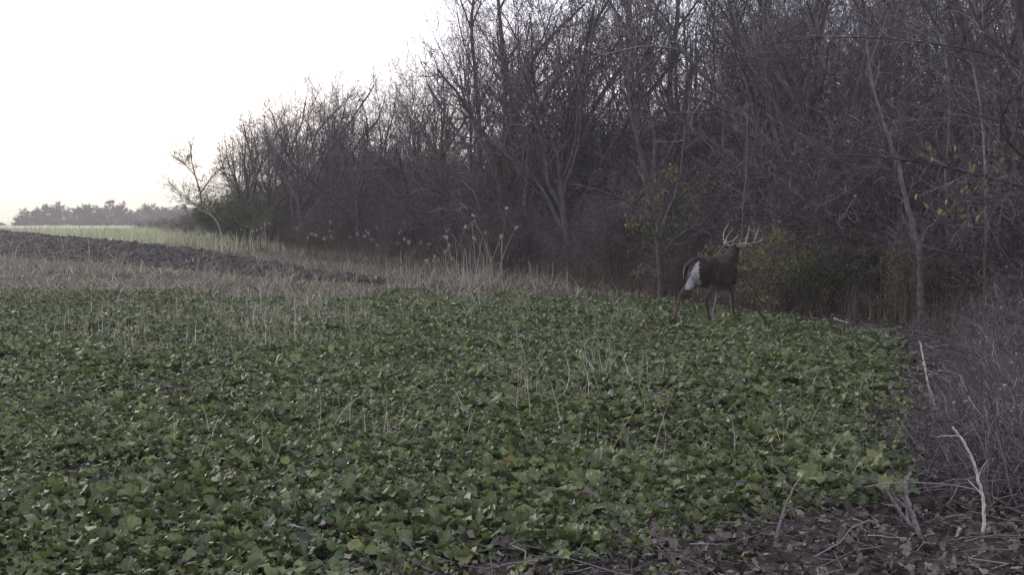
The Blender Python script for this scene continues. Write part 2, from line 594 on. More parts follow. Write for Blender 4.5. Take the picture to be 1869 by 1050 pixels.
def scatter(n, y0, y1, p0, p1):
    y = np.sqrt(rng.uniform(y0 * y0, y1 * y1, n))
    px = rng.uniform(p0, p1, n)
    return X_at(px, y), y, px


def put_blades(geo, x, y, h, wd, lean, bend, m=0, sink=.01, n=4):
    k = len(x)
    base = np.stack([x, y, ground_z(x, y) - sink], -1)
    blades(geo, base, h, wd, rng.uniform(0, 6.283, k), lean, bend, m, n)


# matted pale grass between crop and ploughed field
g = Geo()
x, y, px = scatter(70000, 21.5, 46, -60, 1300)
front = np.interp(x, PF[:, 0], PF[:, 1])
pn = noise2(x * .45, y * .45, 50, 3)
keep = (y < front + rng.normal(0, .5, len(x))) & (y < edge_y(px) - 0.0) & (rng.uniform(size=len(x)) < (smooth(.30, .55, pn) + .12) * smooth(21.5, 26.2, y)) & (x < 3.4)
x, y = x[keep], y[keep]
k = len(x)
put_blades(g, x, y, rng.gamma(3, .072, k), rng.uniform(.006, .02, k), rng.uniform(.1, 1.3, k), rng.uniform(.2, 1.5, k))
q = rng.integers(0, len(x), 4200)
qx, qy = x[q] + rng.normal(0, .3, len(q)), y[q] + rng.normal(0, .3, len(q))
k = len(q)
put_blades(g, qx, qy, rng.gamma(6, .07, k), rng.uniform(.015, .04, k), rng.uniform(.1, 1.1, k), rng.uniform(.3, 2.2, k), n=6)
# grass between the ploughed field and the wood
x, y, px = scatter(60000, 27, 66, 300, 1300)
back = np.interp(x, PB[:, 0], PB[:, 1])
keep = (y > np.maximum(back, 24) - .1) & (y < edge_y(px) + 1.5)
x, y = x[keep], y[keep]
k = len(x)
put_blades(g, x, y, rng.gamma(4, .062, k), rng.uniform(.006, .018, k), rng.uniform(0, .9, k), rng.uniform(.1, 1.4, k))
tag(obj('dry_grass', g.mesh('dry_grass', M['blade'], False)), 'matted pale dry grass strip between green crop and ploughed soil', None, None, 'stuff')

# pale crop residue lying on the ploughed soil
g = Geo()
x, y, px = scatter(14000, 28, 72, -60, 800)
keep = in_plough(x, y) & (rng.uniform(size=len(x)) < np.clip(.25 + .09 * (x + 12), .25, 1))
x, y = x[keep], y[keep]
k = len(x)
bz = np.maximum(.034 * (y - 25), ground_z(x, y)) + rng.uniform(.03, .14, k)
blades(g, np.stack([x, y, bz], -1), rng.gamma(4, .055, k), rng.uniform(.012, .045, k), rng.uniform(0, 6.28, k), rng.uniform(.3, 1.6, k), rng.uniform(-.3, .5, k))
tag(obj('crop_residue', g.mesh('crop_residue', M['blade'], False)), 'pale bits of old straw lying on the dark ploughed soil', None, None, 'stuff')

# brown weed stems along the foot of the wood
g = Geo()
px = rng.uniform(520, 1800, 15000)
d = rng.normal(.4, .9, 15000)
y = edge_y(px) + d
x = X_at(px, y)
keep = x > np.where(y < 26, crop_edge(y) - .1, -99)
x, y = x[keep], y[keep]
k = len(x)
put_blades(g, x, y, rng.gamma(4, .13, k), rng.uniform(.006, .014, k), rng.normal(0, .25, k), rng.uniform(-.2, .8, k))
tag(obj('weed_stems', g.mesh('weed_stems', M['bladebrown'], False)), 'brown dead weed stems along the foot of the wood', None, None, 'stuff')

# pasture grass beyond the ploughed crest
g = Geo()
x, y, px = scatter(50000, 45, 150, -60, 520)
back = np.interp(x, PB[:, 0], PB[:, 1])
keep = (y > back + .3) & (y < edge_y(px) + 90 * (px < 345))
x, y = x[keep], y[keep]
k = len(x)
put_blades(g, x, y, rng.gamma(4, .11, k) * np.clip(1.25 - y / 150, .3, 1), rng.uniform(.02, .05, k) * (.6 + y / 90), rng.normal(0, .25, k), rng.uniform(0, .8, k))
tag(obj('pasture_grass', g.mesh('pasture_grass', M['bladegreen'], False)), 'pale green tall pasture grass beyond the ploughed crest', None, None, 'stuff')

# thin dry stalks standing in the crop
g = Geo()
y = np.sqrt(rng.uniform(36, 25.5 ** 2, 5200))
x = rng.uniform(-.48, .34, 5200) * y
pn = noise2(x * .55, y * .35, 61, 3)
keep = (x < crop_edge(y)) & (rng.uniform(size=5200) < .03 + .45 * smooth(.48, .68, pn))
x, y = x[keep], y[keep]
for px0, py0, sp, sy, nn in ((560, 590, 90, 22, 760), (760, 570, 120, 14, 480), (400, 610, 120, 25, 260), (1110, 700, 60, 14, 110), (1130, 590, 90, 10, 160), (700, 800, 18, 8, 26), (330, 575, 90, 14, 320), (150, 620, 90, 25, 160), (935, 705, 30, 25, 30), (985, 760, 60, 20, 40)):
    ty = 3004 / np.maximum(rng.normal(py0, sy, max(2, int(nn / 9))) - 425, 112)
    tx = X_at(rng.normal(px0, sp, len(ty)), ty)
    q = rng.integers(0, len(ty), nn)
    x = np.concatenate([x, tx[q] + rng.normal(0, .10, nn)])
    y = np.concatenate([y, ty[q] + rng.normal(0, .10, nn)])
keep = x < crop_edge(y)
x, y = x[keep], y[keep]
k = len(x)
put_blades(g, x, y, rng.gamma(4, .070, k), rng.uniform(.004, .010, k), rng.normal(0, .45, k), rng.normal(.5, 1.2, k), n=6)
tag(obj('dry_stalks', g.mesh('dry_stalks', M['straw'], False)), 'thin straw coloured stalks standing among the crop leaves', None, None, 'stuff')

# fallen leaves on the bare ground round the patch
g = Geo()
n = 62000
y = np.concatenate([rng.uniform(3.6, 13, n), rng.uniform(12, 30, n // 2)])
x = np.concatenate([rng.uniform(-2.5, 8, n), rng.uniform(2.5, 14, n // 2)])
keep = (x > crop_edge(y) - .3 - rng.gamma(1.5, .5, len(x))) & (x < .60 * y)
x, y = x[keep], y[keep]
n = len(x)
base = np.stack([x, y, ground_z(x, y) + rng.uniform(.0, .035, n)], -1)
lobed_leaves(g, base, rng.uniform(0, 6.28, n), rng.gamma(5, .0095, n) + .012, rng.gamma(5, .0062, n) + .010, rng.normal(.08, .25, n), rng.normal(.2, .9, n), rng.normal(0, .5, n), 6, 3, .18)
n = 800
pp = plants(n, 4.4, 14)
base = np.stack([pp[:, 0], pp[:, 1], ground_z(pp[:, 0], pp[:, 1]) + rng.uniform(.01, .10, n)], -1)
lobed_leaves(g, base, rng.uniform(0, 6.28, n), rng.uniform(.05, .11, n), rng.uniform(.03, .07, n), rng.normal(.1, .3, n), rng.normal(.2, .6, n), rng.normal(0, .6, n), 6, 3, .18)
tag(obj('leaf_litter', g.mesh('leaf_litter', M['litter'])), 'brown fallen leaves covering the bare ground beside the crop', None, None, 'stuff')


# fallen twigs mixed into the litter
g = Geo()
L = []
for _ in range(1700):
    Y = random.uniform(4.2, 16)
    x = float(crop_edge(Y)) - .3 + abs(random.gauss(0, 1.5))
    if x > .56 * Y:
        continue
    z, a, l, e = gz(x, Y) + random.uniform(.01, .05), random.uniform(0, 6.28), random.gammavariate(4, .07), random.gauss(.05, .2)
    c = np.array([(x + math.cos(a + random.gauss(0, .25)) * l * t, Y + math.sin(a + random.gauss(0, .25)) * l * t, z + abs(e) * l * t) for t in (0, .4, .7, 1)])
    r = random.uniform(.0015, .004)
    L.append((c, np.linspace(r, r * .5, 4)))
tubes(g, L, 4)
tag(obj('fallen_twigs', g.mesh('fallen_twigs', M['brush'])), 'small grey twigs strewn over the leaf litter', None, None, 'stuff')


# ------------------------------------------------------------------ trees and shrubs
def unit(v):
    l = math.sqrt(v[0] * v[0] + v[1] * v[1] + v[2] * v[2]) or 1e-9
    return (v[0] / l, v[1] / l, v[2] / l)


def grow(rd, start, dr, length, r0, lev, spec, out, ends):
    """one limb and everything that grows on it; out[level] collects (points, radii)"""
    np_ = spec['pts'][lev]
    wig, up = spec['wig'][lev], spec['up'][lev]
    p, d = start, dr
    step = length / (np_ - 1)
    pts, dirs = [p], [d]
    for _ in range(np_ - 1):
        d = unit((d[0] + rd.gauss(0, wig), d[1] + rd.gauss(0, wig), d[2] + rd.gauss(0, wig) + up))
        p = (p[0] + d[0] * step, p[1] + d[1] * step, p[2] + d[2] * step)
        pts.append(p)
        dirs.append(d)
    last = lev == len(spec['n']) or lev + 1 >= len(spec['pts'])
    tip = spec['tip'] if last else max(spec['tip'], r0 * spec['taper'])
    rad = [r0 + (tip - r0) * (i / (np_ - 1)) ** .8 for i in range(np_)]
    out[lev].append((pts, rad))
    if last:
        ends.append(pts[-1])
        ends.append(pts[len(pts) // 2])
        return
    n = max(1, int(round(rd.gauss(spec['n'][lev], spec['n'][lev] * .15))))
    t0 = spec['t0'][lev]
    phi = rd.uniform(0, 6.28)
    for k in range(n):
        t = t0 + (1 - t0) * ((k + rd.uniform(.1, .9)) / n) ** spec.get('bias', .85)
        if k == n - 1:
            t = 1.0
        f = t * (np_ - 1)
        i = min(int(f), np_ - 2)
        u = f - i
        q = tuple(pts[i][c] * (1 - u) + pts[i + 1][c] * u for c in range(3))
        rr = rad[i] * (1 - u) + rad[i + 1] * u
        dd = dirs[min(i + 1, np_ - 1)]
        phi += 2.4 + rd.gauss(0, .5)
        ang = R(rd.gauss(spec['ang'][lev], spec['ang'][lev] * .22)) * (0.35 if k == n - 1 else 1)
        a = unit((dd[1], -dd[0], .001)) if abs(dd[2]) < .95 else (1, 0, 0)
        b = (dd[1] * a[2] - dd[2] * a[1], dd[2] * a[0] - dd[0] * a[2], dd[0] * a[1] - dd[1] * a[0])
        ca, sa = math.cos(ang), math.sin(ang)
        cp, sp = math.cos(phi), math.sin(phi)
        nd = unit(tuple(dd[c] * ca + (a[c] * cp + b[c] * sp) * sa for c in range(3)))
        ln = length * spec['len'][lev] * rd.uniform(.65, 1.2) * (1.15 - .55 * (t - t0) / (1 - t0 + 1e-6))
        grow(rd, q, nd, ln, min(rr * .8, max(spec['tip'] * 1.2, rr * spec['rr'][lev])), lev + 1, spec, out, ends)


TREE = dict(pts=[10, 9, 6, 5, 4], wig=[.07, .11, .16, .19, .2], up=[.05, .055, .05, .03, .02], n=[9, 6, 5, 4], t0=[.28, .2, .15, .1], ang=[33, 38, 42, 44],
            len=[.62, .46, .5, .55], rr=[.58, .55, .6, .65], taper=.25, tip=.0045)
EDGE = dict(pts=[6, 10, 7, 5, 4], wig=[.10, .11, .14, .16, .18], up=[.05, .06, .05, .03, .02], n=[5, 8, 6, 4], t0=[.35, .2, .15, .1], ang=[36, 38, 42, 42],
            len=[1.6, .40, .5, .55], rr=[.7, .5, .6, .65], taper=.45, tip=.0042)
SHRUB = dict(pts=[9, 7, 5, 4], wig=[.14, .17, .2, .22], up=[.02, .01, .01, 0], n=[10, 7, 5], t0=[.1, .12, .1], ang=[40, 46, 46],
             len=[.5, .5, .55], rr=[.55, .6, .7], taper=.25, tip=.0042)
BRUSH = dict(pts=[10, 7, 4], wig=[.16, .2, .22], up=[-.01, -.01, 0], n=[6, 3], t0=[.2, .15], ang=[45, 50], len=[.48, .45], rr=[.6, .7], taper=.4, tip=.0016)


def scale_spec(s, **k):
    d = dict(s)
    d.update(k)
    return d


def make_tree(name, seed, height, r0, spec, lean=(0, 0), bark='bark', twig='twig', flk=0, flkmat='brownleaf', fsize=(.04, .07)):
    rd = random.Random(seed)
    out = [[] for _ in spec['pts']]
    ends = []
    L = height * spec.get('trunk', .8)
    grow(rd, (0, 0, -.15), unit((lean[0], lean[1], 1)), L, r0, 0, spec, out, ends)
    top = max(p[2] for lv in out for pts, _ in lv for p in pts)
    tr, cr = Geo(), Geo()
    tubes(tr, out[0], 9)
    tubes(tr, out[1], 6)
    for lv in out[2:4]:
        if lv:
            tubes(cr, lv, 4)
    for lv in out[4:]:
        if lv:
            tubes(cr, lv, 3)
    root = empty(name)
    a = obj('trunk', tr.mesh('trunk', M[bark]), root)
    b = obj('crown', cr.mesh('crown', M[twig]), root)
    ks = [a, b]
    if flk:
        e = np.array(ends)
        e = e[rng.integers(0, len(e), flk)] + rng.normal(0, .05, (flk, 3))
        fg = Geo()
        flecks(fg, e, rng.uniform(*fsize, flk), 0, .6)
        ks.append(obj('foliage', fg.mesh('foliage', M[flkmat], False), root))
    kids(root, *ks)
    root['h'] = top
    return root


def make_shrub(name, seed, height, stems, spec=SHRUB, spread=.5, twig='twig', flk=0, flkmat='brownleaf', fsize=(.03, .06), r0=.022, low=False):
    rd = random.Random(seed)
    out = [[] for _ in spec['pts']]
    ends = []
    for _ in range(stems):
        a = rd.uniform(0, 6.28)
        s = abs(rd.gauss(0, spread))
        st = (math.cos(a) * rd.uniform(0, .25) * height * .3, math.sin(a) * rd.uniform(0, .25) * height * .3, -.06)
        grow(rd, st, unit((math.cos(a) * s, math.sin(a) * s, 1)), height * rd.uniform(.55, 1.05), r0 * rd.uniform(.6, 1.2), 0, spec, out, ends)
    top = max(p[2] for lv in out for pts, _ in lv for p in pts)
    st, cr = Geo(), Geo()
    tubes(st, out[0], 5)
    for lv in out[1:]:
        if lv:
            tubes(cr, lv, 3)
    root = empty(name)
    ks = [obj('stems', st.mesh('stems', M[twig]), root), obj('crown', cr.mesh('crown', M[twig]), root)]
    if flk:
        e = np.array(ends)
        e = e[rng.integers(0, len(e), flk)] + rng.normal(0, .04, (flk, 3))
        fg = Geo()
        flecks(fg, e, rng.uniform(*fsize, flk), 0, .5)
        ks.append(obj('foliage', fg.mesh('foliage', M[flkmat], False), root))
    kids(root, *ks)
    root['h'] = top
    return root


USED = set()


def place(proto, px, Y, height=None, rz=None, label=None, cat=None, group=None, squash=1.0, X=None):
    """stand a copy of a tree or shrub on the ground (the first one is the source itself)"""
    o = proto if proto.name not in USED else copy_tree(proto)
    USED.add(proto.name)
    x = X_at(px, Y) if X is None else X
    s = 1.0 if height is None else height / proto['h']
    o.location = (x, Y, gz(x, Y))
    o.rotation_euler = (0, 0, random.uniform(0, 6.28) if rz is None else rz)
    o.scale = (s * squash, s * squash, s)
    tag(o, label, cat, group)
    if 'h' in o and o is not proto:
        del o['h']
    return o


random.seed(5)
tall = [make_tree('bare_tree', 100 + i, 11, r, scale_spec(TREE, ang=a), (lx, ly)) for i, (r, a, lx, ly) in enumerate(
    [(.12, [26, 34, 40, 42, 40], .03, 0), (.10, [30, 36, 40, 42, 40], -.06, .04), (.14, [34, 38, 42, 42, 40], .0, .05), (.09, [22, 30, 36, 40, 40], .08, 0), (.16, [36, 40, 42, 42, 40], -.03, -.03)])]
edge = [make_tree('bare_tree', 200 + i, 8, r, scale_spec(EDGE, trunk=.3), (lx, ly), flk=f, fsize=(.03, .05)) for i, (r, lx, ly, f) in enumerate([(.11, -.08, 0, 500), (.10, .06, .05, 300), (.12, -.05, -.05, 0), (.09, -.1, .05, 700)])]
shrub = [make_shrub('bare_shrub', 300 + i, 3.4, n, twig=t, flk=f, spread=s) for i, (n, t, f, s) in enumerate([(13, 'twig', 900, .5), (16, 'redtwig', 500, .65), (11, 'twig', 0, .4), (15, 'redtwig', 1400, .55), (12, 'twig', 300, .8)])]
leafy = [make_shrub('leafy_shrub', 400 + i, 3.0, 12, twig='twig', flk=f, flkmat=m, fsize=(.06, .12) if m == 'yellowleaf' else (.05, .10), spread=.6) for i, (f, m) in enumerate([(9000, 'greenleaf'), (3000, 'yellowleaf')])]
brush = [make_shrub('brush', 500 + i, 1.1, n, BRUSH, s, 'brush', r0=.008, flk=f, fsize=(.02, .04)) for i, (n, s, f) in enumerate([(13, .6, 50), (16, .9, 0), (10, .4, 60), (14, 1.2, 30)])]

SKX = np.array([300, 345, 380, 420, 470, 560, 650, 740, 800, 850, 1000, 1300, 1900])
SKY_ = np.array([300, 300, 300, 255, 160, 72, 112, 55, -20, -80, -140, -190, -260])


def top_h(px, Y, k=1.0):
    return (425 - np.interp(px, SKX, SKY_)) * Y / FPX * k + CAMH - gz(X_at(px, Y), Y)


ZONES = [(0, 560, 'by the wood tip'), (560, 1000, 'above the tall weed clump'),
         (1000, 1400, 'behind the deer'), (1400, 9999, 'right of the deer')]


def zone(px):
    for a, b, t in ZONES:
        if a <= px < b:
            return t


# the wood's trees
spots = []
tries = 0
while len(spots) < 128 and tries < 20000:
    tries += 1
    px = random.choice((random.uniform(440, 2050), random.uniform(440, 2050), random.uniform(1350, 2050), random.uniform(430, 800)))
    d = random.uniform(.8, 26) if px > 1330 else (random.uniform(.8, 15) if px > 800 else random.uniform(.8, 12))
    if 820 < px < 1300 and random.random() < .35:
        continue
    Y = float(edge_y(px)) + d
    x = X_at(px, Y)
    if 1600 < px < 1790 and Y < 21.5:
        continue
    if all((x - a) ** 2 + (Y - b) ** 2 > 2.4 for a, b, *_ in spots):
        spots.append((x, Y, px, d))
for k, (x, Y, px, d) in enumerate(spots):
    h = top_h(px, Y, random.uniform(.72, 1.03) if px > 760 else random.uniform(.80, 1.05))
    deep = d > 7
    pr = (edge if (h < 7.0 or (d < 4 and k % 2)) else tall)
    pr = random.choice(pr)
    lab = ('slim bare grey tree deep in the wood ' if deep else 'bare grey tree at the front edge of the wood ') + zone(px)
    place(pr, px, Y, max(h, 3.5), None, lab, 'tree', ('bare trees deep ' if deep else 'bare trees at the front ') + zone(px), random.uniform(.85, 1.15))

# the thicket under them
k = 0
for row, (d0, hh, n) in enumerate([(.6, 2.2, 44), (2.2, 3.2, 42), (4.5, 3.8, 40), (8, 5.0, 36), (12, 5.8, 32), (17, 6.4, 26), (23, 7, 20)]):
    for j in range(n):
        px = 400 + (2030 - 400) * ((j + random.uniform(.1, .9)) / n)
        Y = float(edge_y(px)) + d0 + random.gauss(0, .6)
        lowcap = np.interp(px, [400, 520, 700], [.55, .75, 1.0])
        h = hh * random.choice((random.uniform(.4, .8), random.uniform(.7, 1.1), random.uniform(1.0, 1.5))) * lowcap
        if 1610 < px < 1780 and Y < 20.6:                     # the forked trunk stands free
            Y, h = 20.6 + random.uniform(0, .8), h * .8
        pr = shrub[(k * 7 + row) % len(shrub)]
        k += 1
        front = row < 2
        lab = ('twiggy brown shrub at the front of the thicket ' if front else 'twiggy bare shrub deep in the thicket ') + zone(px)
        place(pr, px, Y, h, None, lab, 'shrub', ('front shrubs ' if front else 'deep shrubs ') + zone(px), random.uniform(1.0, 1.35))

exec_later = []

# leafy shrubs that stand out
place(leafy[0], 395, 57, 2.9, None, 'dense green leafy shrub at the left tip of the wood, under the lone slender tree', 'shrub', None, 1.25)
place(leafy[0], 450, 55, 2.6, None, 'green leafy shrub just right of the one at the wood tip', 'shrub', None, 1.2)
place(leafy[0], 505, 52.5, 2.2, None, 'dull green leafy shrub beside grass at the wood foot, third from the tip', 'shrub', None, 1.1)
place(leafy[1], 1405, 20.7, 1.75, 1.0, 'yellow green leafy shrub right behind the deer antlers', 'shrub', None, 1.0)
place(leafy[1], 1452, 20.6, 1.6, 2.4, 'yellow green leafy shrub a step right of the deer', 'shrub', None, .9)
place(leafy[1], 1650, 18.6, 1.5, 3.9, 'sparse yellow leaved shrub left of the forked grey trunk', 'shrub', None, .7)
place(leafy[1], 1540, 20.2, 1.5, 5.1, 'sparse yellow leaved shrub midway between deer and forked trunk', 'shrub', None, 1.0)
place(leafy[1], 1270, 26.5, 3.3, .3, 'sparse greenish shrub rising above the deer rump', 'shrub', None, .9)


# ------------------------------------------------------------------ single trees that can be pointed at
def wild_tree(name, label, limbs, Y, seed, bark='bark', twig='twig', cat='tree', twigs=True, spec=None, tl=.8, nper=9, leaves=None):
    """limbs: (pixel points, start radius, end radius[, depth shift at the tip]); the first is the trunk"""
    rd = random.Random(seed)
    x0, y0 = limbs[0][0][0]
    base = P(x0, y0, Y)
    bx, by, bz = base[0], Y, gz(base[0], Y)
    root = empty(name, (bx, by, bz))
    tag(root, label, cat)
    tr, cr = Geo(), Geo()
    spec = spec or dict(pts=[5, 4, 3], wig=[.16, .2, .22], up=[.03, .02, 0], n=[5, 4], t0=[.15, .1], ang=[40, 44], len=[.5, .5], rr=[.6, .7], taper=.4, tip=.003)
    out = [[] for _ in spec['pts']]
    ends = []
    for li, lb in enumerate(limbs):
        pp, ra, rb = lb[:3]
        sh = lb[3] if len(lb) > 3 else 0.0
        s0 = lb[4] if len(lb) > 4 else 0.0
        n = len(pp)
        w3 = [np.array(P(px, py, Y + s0 + (sh - s0) * i / (n - 1))) - np.array((bx, by, bz)) for i, (px, py) in enumerate(pp)]
        if li == 0:
            w3[0][2] = -.1
        c = curve(w3, max(10, 4 * n))
        c[1:] += np.array([[rd.gauss(0, ra * .12) for _ in range(3)] for _ in c[1:]])
        rad = np.linspace(ra, rb, len(c))
        tubes(tr, [(c, rad)], 8)
        if twigs:
            for _ in range(nper):
                t = rd.uniform(.25, 1)
                i = min(int(t * (len(c) - 1)), len(c) - 2)
                d = unit(c[i + 1] - c[i])
                v = unit((d[0] * .8 + rd.gauss(0, .6), d[1] * .8 + rd.gauss(0, .6), d[2] * .8 + rd.gauss(0, .5) + .15))
                grow(rd, tuple(c[i]), v, tl * rd.uniform(.5, 1.2), min(rad[i] * .6, .014), 0, spec, out, ends)
    ks = [obj('trunk', tr.mesh('trunk', M[bark]), root)]
    if twigs:
        for lv in out:
            if lv:
                tubes(cr, lv, 3)
        ks.append(obj('crown', cr.mesh('crown', M[twig]), root))
    if leaves:
        mat, sz, at = leaves
        e = []
        for px, py, n in at:
            q = np.array(P(px, py, Y - .2)) - np.array((bx, by, bz))
            e.append(q + rng.normal(0, .075, (n, 3)))
        e = np.concatenate(e)
        fg = Geo()
        flecks(fg, e, rng.uniform(sz * .6, sz * 1.3, len(e)), 0, 1.2)
        ks.append(obj('foliage', fg.mesh('foliage', M[mat], False), root))
    return root


wild_tree('bare_tree', 'grey trunk forking low into a long left leaning limb, right of the deer',
          [([(1684, 594), (1681, 520), (1679, 455)], .068, .052), ([(1679, 457), (1664, 405), (1650, 350), (1640, 300), (1618, 240), (1592, 150), (1580, 40)], .05, .018, .6),
           ([(1679, 457), (1688, 425), (1712, 400), (1750, 360), (1800, 250)], .026, .010, 1.0)], 17.8, 1, nper=12, bark='palebark')
wild_tree('bare_tree', 'thin straight grey trunk standing just right of the forked trunk',
          [([(1726, 562), (1729, 500), (1731, 420), (1726, 330), (1733, 200), (1722, 60)], .034, .014)], 18.2, 2, nper=16, bark='palebark')
wild_tree('bare_tree', 'low spreading tree with a stout short trunk left of the deer rump',
          [([(1207, 549), (1206, 500), (1203, 442)], .085, .07), ([(1203, 444), (1186, 405), (1150, 372), (1095, 348), (1030, 335)], .045, .012, -1.0),
           ([(1203, 444), (1214, 400), (1238, 340), (1250, 250), (1270, 140)], .05, .014, .5), ([(1203, 444), (1196, 390), (1170, 300), (1160, 210)], .045, .012, .4),
           ([(1206, 470), (1240, 430), (1300, 400)], .03, .01, -.8)], 24.6, 3, nper=14, bark='bark')
wild_tree('dead_sapling', 'pale crooked dead sapling stem bare of twigs above the antlers',
          [([(1352, 560), (1354, 470), (1356, 380), (1362, 320), (1363, 250), (1366, 192), (1378, 188), (1392, 184)], .019, .010), ([(1363, 255), (1376, 285), (1381, 296)], .013, .006)], 22.0, 4, 'palebark', nper=3, tl=.6)
wild_tree('dead_sapling', 'thin pale upright stem between the deer and the forked trunk',
          [([(1577, 548), (1576, 500), (1577, 455), (1582, 420)], .013, .008)], 20.8, 5, 'greywood', twigs=False)
wild_tree('dead_sapling', 'pale slanting bare stem high above the yellow leaves',
          [([(1796, 560), (1799, 400), (1797, 290), (1790, 200), (1775, 120)], .022, .012)], 17.0, 6, 'greywood', nper=3, tl=.5)
wild_tree('bare_tree', 'lone slender pale tree rising from the green shrub at the wood tip',
          [([(375, 452), (368, 405), (366, 355), (352, 305), (348, 275)], .07, .02), ([(366, 352), (385, 325), (400, 310), (430, 300)], .04, .014), ([(356, 320), (340, 302), (328, 290)], .03, .012),
           ([(367, 380), (345, 365), (328, 350)], .03, .012)], 60, 7, nper=16, tl=1.2, spec=dict(pts=[5, 4, 3], wig=[.16, .2, .22], up=[.03, .02, 0], n=[5, 4], t0=[.15, .1], ang=[40, 44], len=[.5, .5], rr=[.6, .7], taper=.5, tip=.009))
wild_tree('bent_sapling', 'pale thin stem bowing over the grass before the green shrub',
          [([(411, 450), (398, 410), (384, 392), (362, 382)], .022, .010)], 50.5, 8, 'palewood', twigs=False)
for i, (lab, pts, ra, Y) in enumerate([
        ('thick upright trunk reaching the picture top, left of the crooked pale sapling', [(1165, 500), (1160, 300), (1150, 120), (1143, -60), (1135, -260)], .15, 33),
        ('tall slightly curved trunk just right of the thick upright one', [(1225, 500), (1228, 300), (1222, 160), (1238, 0), (1250, -200)], .11, 34),
        ('stout bluish grey trunk above the deer antlers', [(1440, 480), (1432, 300), (1424, 160), (1400, 0), (1380, -220)], .14, 29),
        ('leaning trunk crossing the stout one above the deer', [(1395, 480), (1385, 300), (1368, 150), (1335, 30), (1318, -160)], .10, 30),
        ('dark leaning trunk with many rising limbs over the weed clump', [(990, 500), (978, 300), (940, 200), (915, 60), (905, -100)], .11, 38),
        ('slim trunk parting into upright rods, leftmost of the tall ones', [(890, 500), (878, 300), (872, 180), (860, 60), (868, -40)], .10, 41),
        ('massive leaning trunk crossing the upper right of the wood', [(1850, 520), (1820, 250), (1780, 110), (1735, -20), (1700, -160)], .12, 19)]):
    lim = [(pts, ra, ra * .45)]
    rd = random.Random(40 + i)
    for j in range(9):
        t = rd.uniform(.3, .95)
        q = curve([(a, b, 0) for a, b in pts], 40)[int(t * 39)]
        sgn = rd.choice((-1, 1))
        le = rd.uniform(120, 260) * (30 / Y)
        dx = sgn * le * rd.uniform(.25, .6)
        lim.append(([(q[0], q[1]), (q[0] + dx * .4, q[1] - le * .3), (q[0] + dx * .75, q[1] - le * .65), (q[0] + dx, q[1] - le)], ra * .35, .012, rd.uniform(-1.5, 1.5)))
    wild_tree('bare_tree', lab, lim, Y, 60 + i, nper=14, tl=1.3)

# boughs reaching in from a tree just outside the frame
wild_tree('bare_tree', 'dark near tree stretching long level boughs with a few yellow brown leaves',
          [([(1935, 860), (1925, 600), (1910, 420), (1900, 300), (1880, 120), (1860, -60)], .12, .07),
           ([(1900, 352), (1869, 342), (1790, 320), (1700, 300), (1600, 285), (1490, 282)], .022, .006, .8),
           ([(1885, 150), (1840, 112), (1760, 88), (1640, 72), (1520, 68), (1400, 80)], .013, .004, 1.2),
           ([(1896, 300), (1862, 280), (1828, 235), (1840, 190), (1869, 150)], .022, .01, -.5),
           ([(1905, 360), (1860, 345), (1810, 362), (1760, 362)], .012, .005, -.6),
           ([(1880, 130), (1800, 60), (1755, -30)], .03, .012, .4), ([(1890, 240), (1800, 215), (1720, 210)], .012, .004, .3)], 11.5, 9, nper=11, tl=.7, bark='darkwood', leaves=('orangeleaf', .075, [(1703, 268, 5), (1735, 283, 4), (1772, 302, 4), (1788, 342, 9), (1765, 372, 6), (1805, 360, 8), (1722, 378, 6), (1690, 345, 3), (1785, 395, 6), (1760, 330, 5), (1845, 300, 4)]))

# ------------------------------------------------------------------ far treeline
FAR = dict(pts=[6, 7, 5, 4, 3], wig=[.08, .13, .16, .18, .2], up=[.03, .03, .02, .02, .01], n=[12, 8, 7, 5], t0=[.14, .2, .12, .1], ang=[58, 44, 46, 46], len=[.78, .45, .5, .55], rr=[.55, .6, .65, .7], taper=.3, tip=.035)
fars = [make_tree('distant_tree', 600 + i, 9, .24, scale_spec(FAR, trunk=.62), twig='fartwig', flk=f, flkmat='brownleaf', fsize=(.12, .26)) for i, f in enumerate([0, 0, 9000, 2500])]
for px, py, v, sq, lab in [
        (78, 372, 0, 1.1, 'open bare tree standing second in the far treeline'), (108, 366, 1, .9, 'taller thin bare tree of the far treeline, left of the round one'),
        (140, 374, 0, 1.1, 'bare bushy tree in the far treeline, left half'), (162, 371, 1, 1.2, 'bare tree touching the round russet crown from the left'),
        (203, 365, 2, 1.35, 'round russet crowned tree, fullest and darkest of the far treeline'), (232, 378, 1, 1.1, 'small bare tree at the right shoulder of the round russet crown'),
        (250, 384, 3, 1.0, 'low dense tree in the dip of the far treeline'), (276, 371, 0, 1.2, 'pale bare tree right of the dip in the far treeline'),
        (300, 376, 3, 1.3, 'dense greyish tree of the far treeline near the wood tip'), (322, 374, 3, 1.3, 'dense bushy tree, last of the far treeline before the wood'),
        (345, 372, 1, 1.3, 'bare tree of the far treeline half hidden by the wood tip'), (52, 378, 1, .9, 'small thin bare tree at the left end of the far treeline')] + [
        (q, 376 + 7 * math.sin(q), j % 2, 1.25, 'bare grey tree filling the rows of the far treeline') for j, q in enumerate((66, 92, 122, 150, 178, 190, 218, 240, 262, 288, 310, 334, 354))]:
    Y = 400 + random.uniform(-15, 15) + (25 if 'filling' in lab else 0)
    x = X_at(px, Y)
    h = (425 - py) * Y / FPX + CAMH - gz(x, Y)
    place(fars[v], px, Y, h, None, lab, 'tree', 'trees of the far treeline', sq)
bush = [make_shrub('distant_bush', 650 + i, 3, 10, scale_spec(SHRUB, tip=.03, n=[7, 5, 4]), .8, 'fartwig', flk=700, fsize=(.15, .3), r0=.05) for i in range(2)]
